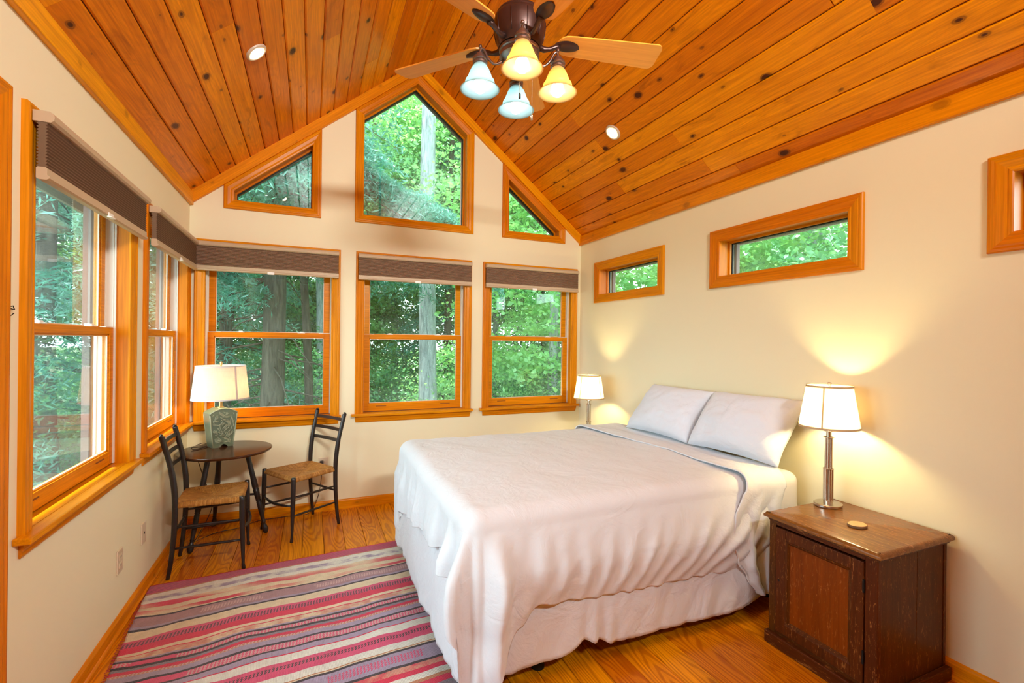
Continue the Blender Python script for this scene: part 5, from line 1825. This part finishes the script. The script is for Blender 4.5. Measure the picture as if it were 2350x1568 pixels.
# ------------------------------------------------------------------ recessed lights on the slopes
def can_light(x, y, side, label):
    z = ZC+SL*((x-LX) if side < 0 else (RX-x))
    nd = Vector((math.sin(ang)*(1 if side < 0 else -1), 0, -math.cos(ang)))     # into the room
    p = Vector((x, y, z))+nd*0.001
    zx = nd; yx = Vector((0, 1, 0)); xx_ = yx.cross(zx)
    Wc = Matrix(((xx_.x, yx.x, zx.x, p.x), (xx_.y, yx.y, zx.y, p.y), (xx_.z, yx.z, zx.z, p.z), (0, 0, 0, 1)))
    t = bpy.data.objects.new('recessed_light', None); link(t, None, Wc); meta(t, label, 'ceiling light')
    autosmooth(MB().lathe([(0.026, 0.0015), (0.040, 0.004), (0.045, 0.010), (0.052, 0.011), (0.059, 0.007), (0.061, 0.0)], 40, Wc, cap=False).build('trim_ring', m_canrim, t), 30)
    MB().lathe([(0.0001, 0.020), (0.012, 0.0185), (0.021, 0.014), (0.026, 0.006), (0.026, 0.001)], 28, Wc, cap=False).build('lens', m_can, t, smooth=True)
    return t


can_light(-0.289, 2.875, -1, 'lit recessed ceiling light on the left pine slope')
can_light(2.010, 2.871, 1, 'lit recessed ceiling light on the right pine slope above the bed')


# ------------------------------------------------------------------ wall plates and hook
def outlet(wf, u, z, label, duplex=True):
    t = empty('outlet' if duplex else 'wall_jack', wf.P(u, z-0.057, 0), label, 'outlet')
    mb = MB(); wbox(mb, wf, u-0.036, u+0.036, z-0.058, z+0.058, 0.0, 0.0065, ch=0.003)
    mb.build('cover_plate', m_plate, t)
    if duplex:
        for dz in (-0.0195, 0.0195):
            mb = MB(); wbox(mb, wf, u-0.0165, u+0.0165, z+dz-0.0135, z+dz+0.0135, 0.006, 0.009, ch=0.0012); s_ = mb.build('socket_face', m_plate, t)
            mb = MB()
            for du in (-0.0065, 0.0065): wbox(mb, wf, u+du-0.001, u+du+0.001, z+dz-0.003, z+dz+0.005, 0.0088, 0.0093)
            mb.build('slots', m_iron, s_)
    else:
        mb = MB(); wbox(mb, wf, u-0.006, u+0.006, z-0.006, z+0.006, 0.006, 0.0085, ch=0.001); mb.build('jack', m_iron, t)


outlet(WL, 2.842, 0.336, 'almond duplex outlet low on the left wall, closer to the viewer')
outlet(WL, 3.196, 0.338, 'almond cover plate with a single jack low on the left wall', duplex=False)
outlet(WB, 0.105, 0.385, 'almond outlet behind the right rush seat chair with a dark plug in it')
t = empty('wall_hook', (LX, 1.915, 1.485), 'tiny dark metal hook on the wall strip between the two left windows', 'hook')
MB().tube([(LX, 1.915, 1.512), (LX+0.012, 1.912, 1.516), (LX+0.014, 1.915, 1.505), (LX+0.002, 1.918, 1.508)], 0.0018, 6).build('upper_pin', m_iron, t)
MB().tube([(LX+0.001, 1.914, 1.51), (LX+0.001, 1.914, 1.49), (LX+0.006, 1.914, 1.486), (LX+0.014, 1.913, 1.494)], 0.0016, 6).build('lower_hook', m_iron, t)

# ------------------------------------------------------------------ the forest outside
def bark_mat(name, a, b, scale=1.0):
    M = Mat(name)
    v = M.coords((1, 1, 1))
    mp = M.n('ShaderNodeMapping'); mp.inputs['Scale'].default_value = (14*scale, 14*scale, 2.2*scale); M.l(v, mp.inputs[0])
    n = M.noise(mp.outputs[0], 2.0, 6, 0.7, 0.6)
    M.principled(M.ramp(n, [(0.32, b), (0.62, a)]), 0.9, normal=M.bump(n, 0.9, 0.03), spec=0.1)
    return M.m


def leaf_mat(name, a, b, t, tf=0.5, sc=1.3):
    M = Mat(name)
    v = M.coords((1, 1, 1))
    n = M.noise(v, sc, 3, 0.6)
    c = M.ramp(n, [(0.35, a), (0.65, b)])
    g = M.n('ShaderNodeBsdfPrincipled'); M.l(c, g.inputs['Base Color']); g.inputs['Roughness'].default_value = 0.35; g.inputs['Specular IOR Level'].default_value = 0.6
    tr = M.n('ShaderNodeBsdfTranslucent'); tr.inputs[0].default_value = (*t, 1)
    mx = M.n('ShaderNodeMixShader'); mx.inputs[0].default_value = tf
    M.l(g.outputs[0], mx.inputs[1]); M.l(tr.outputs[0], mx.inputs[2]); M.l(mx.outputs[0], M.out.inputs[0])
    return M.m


m_bark1 = bark_mat('spruce_bark', (0.15, 0.13, 0.10), (0.05, 0.043, 0.034))
m_bark2 = bark_mat('grey_bark', (0.42, 0.47, 0.47), (0.15, 0.18, 0.19))
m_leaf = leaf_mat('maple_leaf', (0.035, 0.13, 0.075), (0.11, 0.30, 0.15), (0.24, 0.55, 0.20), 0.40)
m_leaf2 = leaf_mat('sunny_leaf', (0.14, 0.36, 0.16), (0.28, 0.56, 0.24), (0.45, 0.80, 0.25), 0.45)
m_needle = leaf_mat('spruce_needle', (0.04, 0.16, 0.12), (0.10, 0.31, 0.24), (0.14, 0.42, 0.28), 0.3)
m_ground = plain('forest_floor', (0.10, 0.12, 0.055), 0.95, bump=0.6, bscale=6, vary=0.5)
GZ = -1.1
mb = MB()
gn = 40
gv = []
for j in range(gn):
    for i in range(gn):
        x_, y_ = -40+90*i/(gn-1), -12+80*j/(gn-1)
        dd = max(0, max(abs(x_-XM)-3, 0)+max(y_-6, 0))
        gv.append((x_, y_, GZ+0.25*fbm((x_*0.3, y_*0.3, 0), 3)*min(1, dd*0.2)+0.015*dd))
meta(obj('ground', gv, grid_faces(gn, gn), m_ground, None, Matrix.Identity(4), smooth=True), 'dim leaf-covered forest floor outside the windows', None, None, 'structure')


def leaves_mesh(name, centres, size, elong, mat, droop=0.0, flat=0.0):
    """centres: Nx3. one quad leaf each, random orientation"""
    n = len(centres)
    d = rng.normal(size=(n, 3)); d[:, 2] = d[:, 2]*(1-flat)-droop
    d /= np.linalg.norm(d, axis=1)[:, None]
    e = rng.normal(size=(n, 3)); e[:, 2] *= (1-flat)
    e -= (e*d).sum(1)[:, None]*d
    e /= np.linalg.norm(e, axis=1)[:, None]
    s = size*(0.62 if droop < 0.3 else 0.8)*rng.uniform(0.6, 1.3, size=(n, 1))
    L = d*s*elong; Wd = e*s*0.5
    V = np.empty((n, 4, 3))
    V[:, 0] = centres-L*0.5; V[:, 1] = centres+Wd; V[:, 2] = centres+L*0.5; V[:, 3] = centres-Wd
    me = bpy.data.meshes.new(name)
    me.vertices.add(n*4); me.vertices.foreach_set('co', V.reshape(-1).astype(np.float32))
    me.loops.add(n*4); me.loops.foreach_set('vertex_index', np.arange(n*4, dtype=np.int32))
    me.polygons.add(n); me.polygons.foreach_set('loop_start', np.arange(0, n*4, 4, dtype=np.int32)); me.polygons.foreach_set('loop_total', np.full(n, 4, dtype=np.int32))
    me.update(calc_edges=True)
    me.materials.append(mat)
    return me


def spray_cloud(n_sprays, per, box, r, flat=0.35):
    n_sprays = int(n_sprays*1.15); per = int(per*1.7)
    """clumps of leaves: sprays scattered in an ellipsoid shell"""
    c = rng.normal(size=(n_sprays, 3)); c /= np.linalg.norm(c, axis=1)[:, None]
    c *= rng.uniform(0.35, 1.0, size=(n_sprays, 1))**0.6
    c *= np.array(box)/2
    o = rng.normal(size=(n_sprays, per, 3))*np.array([r, r, r*flat])
    o[:, :, 2] -= (np.linalg.norm(o[:, :, :2], axis=2))*0.15
    return (c[:, None, :]+o).reshape(-1, 3)


def conifer_cloud(h0, h1, rad, n_br, per):
    """boughs radiating from a trunk, drooping at the tips"""
    zc = rng.uniform(h0, h1, size=n_br); a = rng.uniform(0, 2*math.pi, size=n_br)
    rr_ = rad*(0.55+0.6*rng.random(n_br))*(1-0.35*(zc-h0)/max(0.1, h1-h0))
    t = rng.random((n_br, per))**0.7
    x_ = np.cos(a)[:, None]*rr_[:, None]*t; y_ = np.sin(a)[:, None]*rr_[:, None]*t
    z_ = zc[:, None]-rr_[:, None]*t*t*0.38
    p = np.stack([x_, y_, z_], axis=2)
    side = rng.normal(size=(n_br, per))*0.16*(0.25+t)
    p[:, :, 0] += -np.sin(a)[:, None]*side; p[:, :, 1] += np.cos(a)[:, None]*side
    p[:, :, 2] += rng.normal(size=(n_br, per))*0.03-np.abs(side)*0.35
    return p.reshape(-1, 3), list(zip(zc, a, rr_))


TREE_GROUP = 'forest trees outside the windows'


def trunk_obj(parent, x, y, r, h, lean, mat, n=14, branches=()):
    base = Vector((x, y, GZ-0.1))
    pts = []; rad = []
    m = 18
    for i in range(m):
        t = i/(m-1)
        p = base+Vector((lean[0]*t*h, lean[1]*t*h, t*h))+Vector((0.04*math.sin(t*7+x), 0.04*math.cos(t*6+y), 0))
        pts.append(p); rad.append(r*(1.25-0.25*min(1, t*8) if t < 0.12 else 1.0)*(1-0.55*t))
    o = MB().tube(pts, rad, n).build('trunk', mat, parent, Matrix.Translation((x, y, GZ)), smooth=True)
    if branches:
        mb = MB()
        for zc, a, rr_ in branches:
            p0 = Vector((x, y, zc)); d = Vector((math.cos(a), math.sin(a), 0))
            mb.tube([p0, p0+d*rr_*0.5+Vector((0, 0, -0.10*rr_)), p0+d*rr_+Vector((0, 0, -0.38*rr_))], [0.018, 0.010, 0.003], 5)
        mb.build('branch', mat, parent)
    return o


def tree(name, x, y, r, h, label, mat, crown, lean=(0, 0), group=None, h0d=False):
    rd_ = random.Random(int(x*100))
    t = empty(name, (x, y, GZ), label, 'tree', group)
    br = []
    if h0d: br = [(rd_.uniform(-0.2, 3.2), rd_.uniform(0, 6.28), rd_.uniform(0.5, 1.5)) for _ in range(46)]
    if crown[0] == 'con':
        _, h0, h1, rad, nb, per, size = crown
        c, br_all = conifer_cloud(h0, h1, rad, nb, per)
        br = br+br_all[:min(len(br_all), 70)]
        c = c+np.array([x, y, 0])
        me = leaves_mesh('foliage', c-np.array([x, y, GZ]), size*0.5, 5.2, m_needle, droop=0.35, flat=0.3)
        shared('foliage', me, t, Matrix.Translation((x, y, GZ)))
    elif crown[0] == 'dec':
        _, cz, box, ns, per, size, lm = crown
        c = spray_cloud(ns, per, box, 0.30)
        me = leaves_mesh('foliage', c, size, 1.5, lm, droop=0.2, flat=0.45)
        shared('foliage', me, t, Matrix.Translation((x+lean[0]*(cz-GZ), y+lean[1]*(cz-GZ), cz)))
    trunk_obj(t, x, y, r, h, lean, mat, branches=br)
    return t


# trees that show individually
tree('spruce', -0.51, 7.5, 0.165, 14, 'thick brown spruce trunk behind the window above the ceramic lamp', m_bark1, ('con', 2.9, 8.5, 2.2, 100, 210, 0.055), h0d=True)
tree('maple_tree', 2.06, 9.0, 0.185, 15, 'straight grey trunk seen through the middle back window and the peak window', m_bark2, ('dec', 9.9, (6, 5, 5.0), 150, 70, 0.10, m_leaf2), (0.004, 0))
tree('spruce', -1.36, 9.5, 0.12, 13, 'slim brown spruce left of the thick trunk behind the ceramic lamp window', m_bark1, ('con', 0.6, 8, 1.9, 100, 200, 0.055), h0d=True)
tree('thin_tree', 0.02, 8.6, 0.075, 10, 'thin leaning trunk right of the thick spruce outside', m_bark1, ('dec', 4.4, (3.5, 3, 3.5), 60, 60, 0.08, m_leaf), (-0.045, 0.0))
tree('thin_tree', 1.20, 12.5, 0.09, 12, 'thin dark trunk at the left side of the middle back window', m_bark1, ('dec', 4.6, (4.5, 4, 4.5), 110, 70, 0.09, m_leaf), (0.03, 0))
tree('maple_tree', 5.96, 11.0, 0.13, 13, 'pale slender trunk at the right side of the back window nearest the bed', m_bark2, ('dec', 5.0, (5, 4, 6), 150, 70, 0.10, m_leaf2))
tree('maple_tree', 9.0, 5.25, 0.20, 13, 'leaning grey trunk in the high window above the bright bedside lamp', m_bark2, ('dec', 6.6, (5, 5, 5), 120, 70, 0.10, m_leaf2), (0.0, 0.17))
tree('thin_tree', 10.0, 9.5, 0.10, 12, 'thin dark trunk at the left end of the high window above the bright lamp', m_bark1, ('dec', 4.2, (4, 5, 5), 120, 70, 0.09, m_leaf))
# the rest of the wood
rt = random.Random(21)
rest = [(-3.2, 8.2, 'con'), (-4.6, 11.5, 'con'), (-2.6, 13.5, 'dec'), (0.9, 15.5, 'dec'), (3.6, 13.0, 'con'), (4.6, 8.6, 'dec'), (7.6, 15.0, 'dec'), (-7.0, 15.0, 'dec'), (-8.0, 9.5, 'con'), (-5.2, 5.8, 'con'), (-0.4, 17.5, 'dec'),
        (5.8, 18.5, 'dec'), (3.2, 19.5, 'dec'), (-4.5, 19.0, 'dec'), (8.2, 3.2, 'dec'), (9.8, 7.2, 'dec'), (12.5, 11.5, 'dec'), (7.4, 7.6, 'dec'), (-9.5, 19.5, 'dec'), (13.5, 5.0, 'dec'), (-12.5, 13.5, 'dec'), (10.5, 18.0, 'dec'), (-6.6, 12.6, 'dec')]
for i, (x_, y_, kd) in enumerate(rest):
    dist = math.hypot(x_, y_)
    if kd == 'con':
        tree('spruce', x_, y_, 0.12, 13, 'dark green spruce in the wood outside the windows', m_bark1, ('con', 0.0, 9.5, 2.1, 110, 200, 0.06), group='spruces outside the windows')
    else:
        lm = m_leaf2 if i % 2 else m_leaf
        tree('leafy_tree', x_, y_, 0.11, 12, 'leafy green tree in the wood outside the windows', m_bark2 if i % 3 else m_bark1, ('dec', 2.6+0.12*dist, (5.5, 5, 7.5), int(150), 75, 0.085+0.003*dist, lm), group='leafy trees outside the windows')
# tall crowns that fill the peak window
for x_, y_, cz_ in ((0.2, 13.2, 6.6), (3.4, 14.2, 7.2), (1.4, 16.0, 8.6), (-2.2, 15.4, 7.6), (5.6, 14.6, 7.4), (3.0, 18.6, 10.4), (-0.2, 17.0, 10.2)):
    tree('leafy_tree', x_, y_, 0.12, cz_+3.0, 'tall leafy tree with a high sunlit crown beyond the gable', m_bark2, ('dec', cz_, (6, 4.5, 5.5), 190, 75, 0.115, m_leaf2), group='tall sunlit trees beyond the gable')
# undergrowth
ug = [(0.5, 10.8, m_leaf), (3.4, 9.6, m_leaf2), (4.4, 11.5, m_leaf), (-2.4, 11.6, m_leaf), (5.6, 8.6, m_leaf), (6.8, 12.2, m_leaf2), (-0.9, 14.0, m_leaf2), (-4.2, 8.8, m_leaf), (2.4, 14.5, m_leaf2), (-3.5, 17, m_leaf), (0.6, 18.2, m_leaf), (4.6, 17.2, m_leaf), (8.6, 16.2, m_leaf), (-8.0, 17.5, m_leaf), (1.0, 16.4, m_leaf), (12.5, 14.0, m_leaf), (6.6, 14.4, m_leaf), (-1.9, 15.2, m_leaf)]
for i, (x_, y_, lm) in enumerate(ug):
    far = y_ > 15
    c = spray_cloud(110, 70, (4.6, 3.0, 5.4) if far else (3.4, 2.6, 3.0), 0.26)
    c[:, 2] += 1.5 if far else 0.0
    o = bpy.data.objects.new('shrub', leaves_mesh('shrub', c, 0.12 if far else 0.075, 1.5, lm, 0.1, 0.45))
    link(o, None, Matrix.Translation((x_, y_, 0.05)))
    meta(o, 'dense green shrub growing under the trees outside', 'shrub', 'shrubs under the trees outside')
# spruce boughs hanging close to the peak windows
for (x_, y_, z_, lab) in ((-0.35, 6.0, 3.6, 'blue-green spruce boughs outside the left angled window'), (0.55, 6.6, 3.9, 'blue-green spruce boughs across the left part of the peak window'), (1.6, 7.2, 3.15, 'pale spruce bough crossing the lower part of the peak window'),
                          (-1.6, 6.6, 2.6, 'spruce boughs outside the corner window behind the ceramic lamp')):
    t = empty('spruce_bough', (x_, y_, z_), lab, 'branch')
    c, br = conifer_cloud(-0.5, 0.5, 1.15, 26, 620)
    shared('foliage', leaves_mesh('foliage', c, 0.022, 5.0, m_needle, 0.3, 0.3), t, Matrix.Translation((x_, y_, z_)))
    mb = MB()
    for zc, a, rr_ in br:
        p0 = Vector((x_, y_, z_+zc)); d = Vector((math.cos(a), math.sin(a), 0))
        mb.tube([p0, p0+d*rr_*0.5+Vector((0, 0, -0.10*rr_)), p0+d*rr_+Vector((0, 0, -0.38*rr_))], [0.012, 0.007, 0.002], 5)
    mb.build('twigs', m_bark1, t)

for o in scene.objects:
    if o.parent is None and o.type in ('MESH', 'EMPTY') and 'kind' not in o and 'label' not in o:
        print('UNLABELLED', o.name)
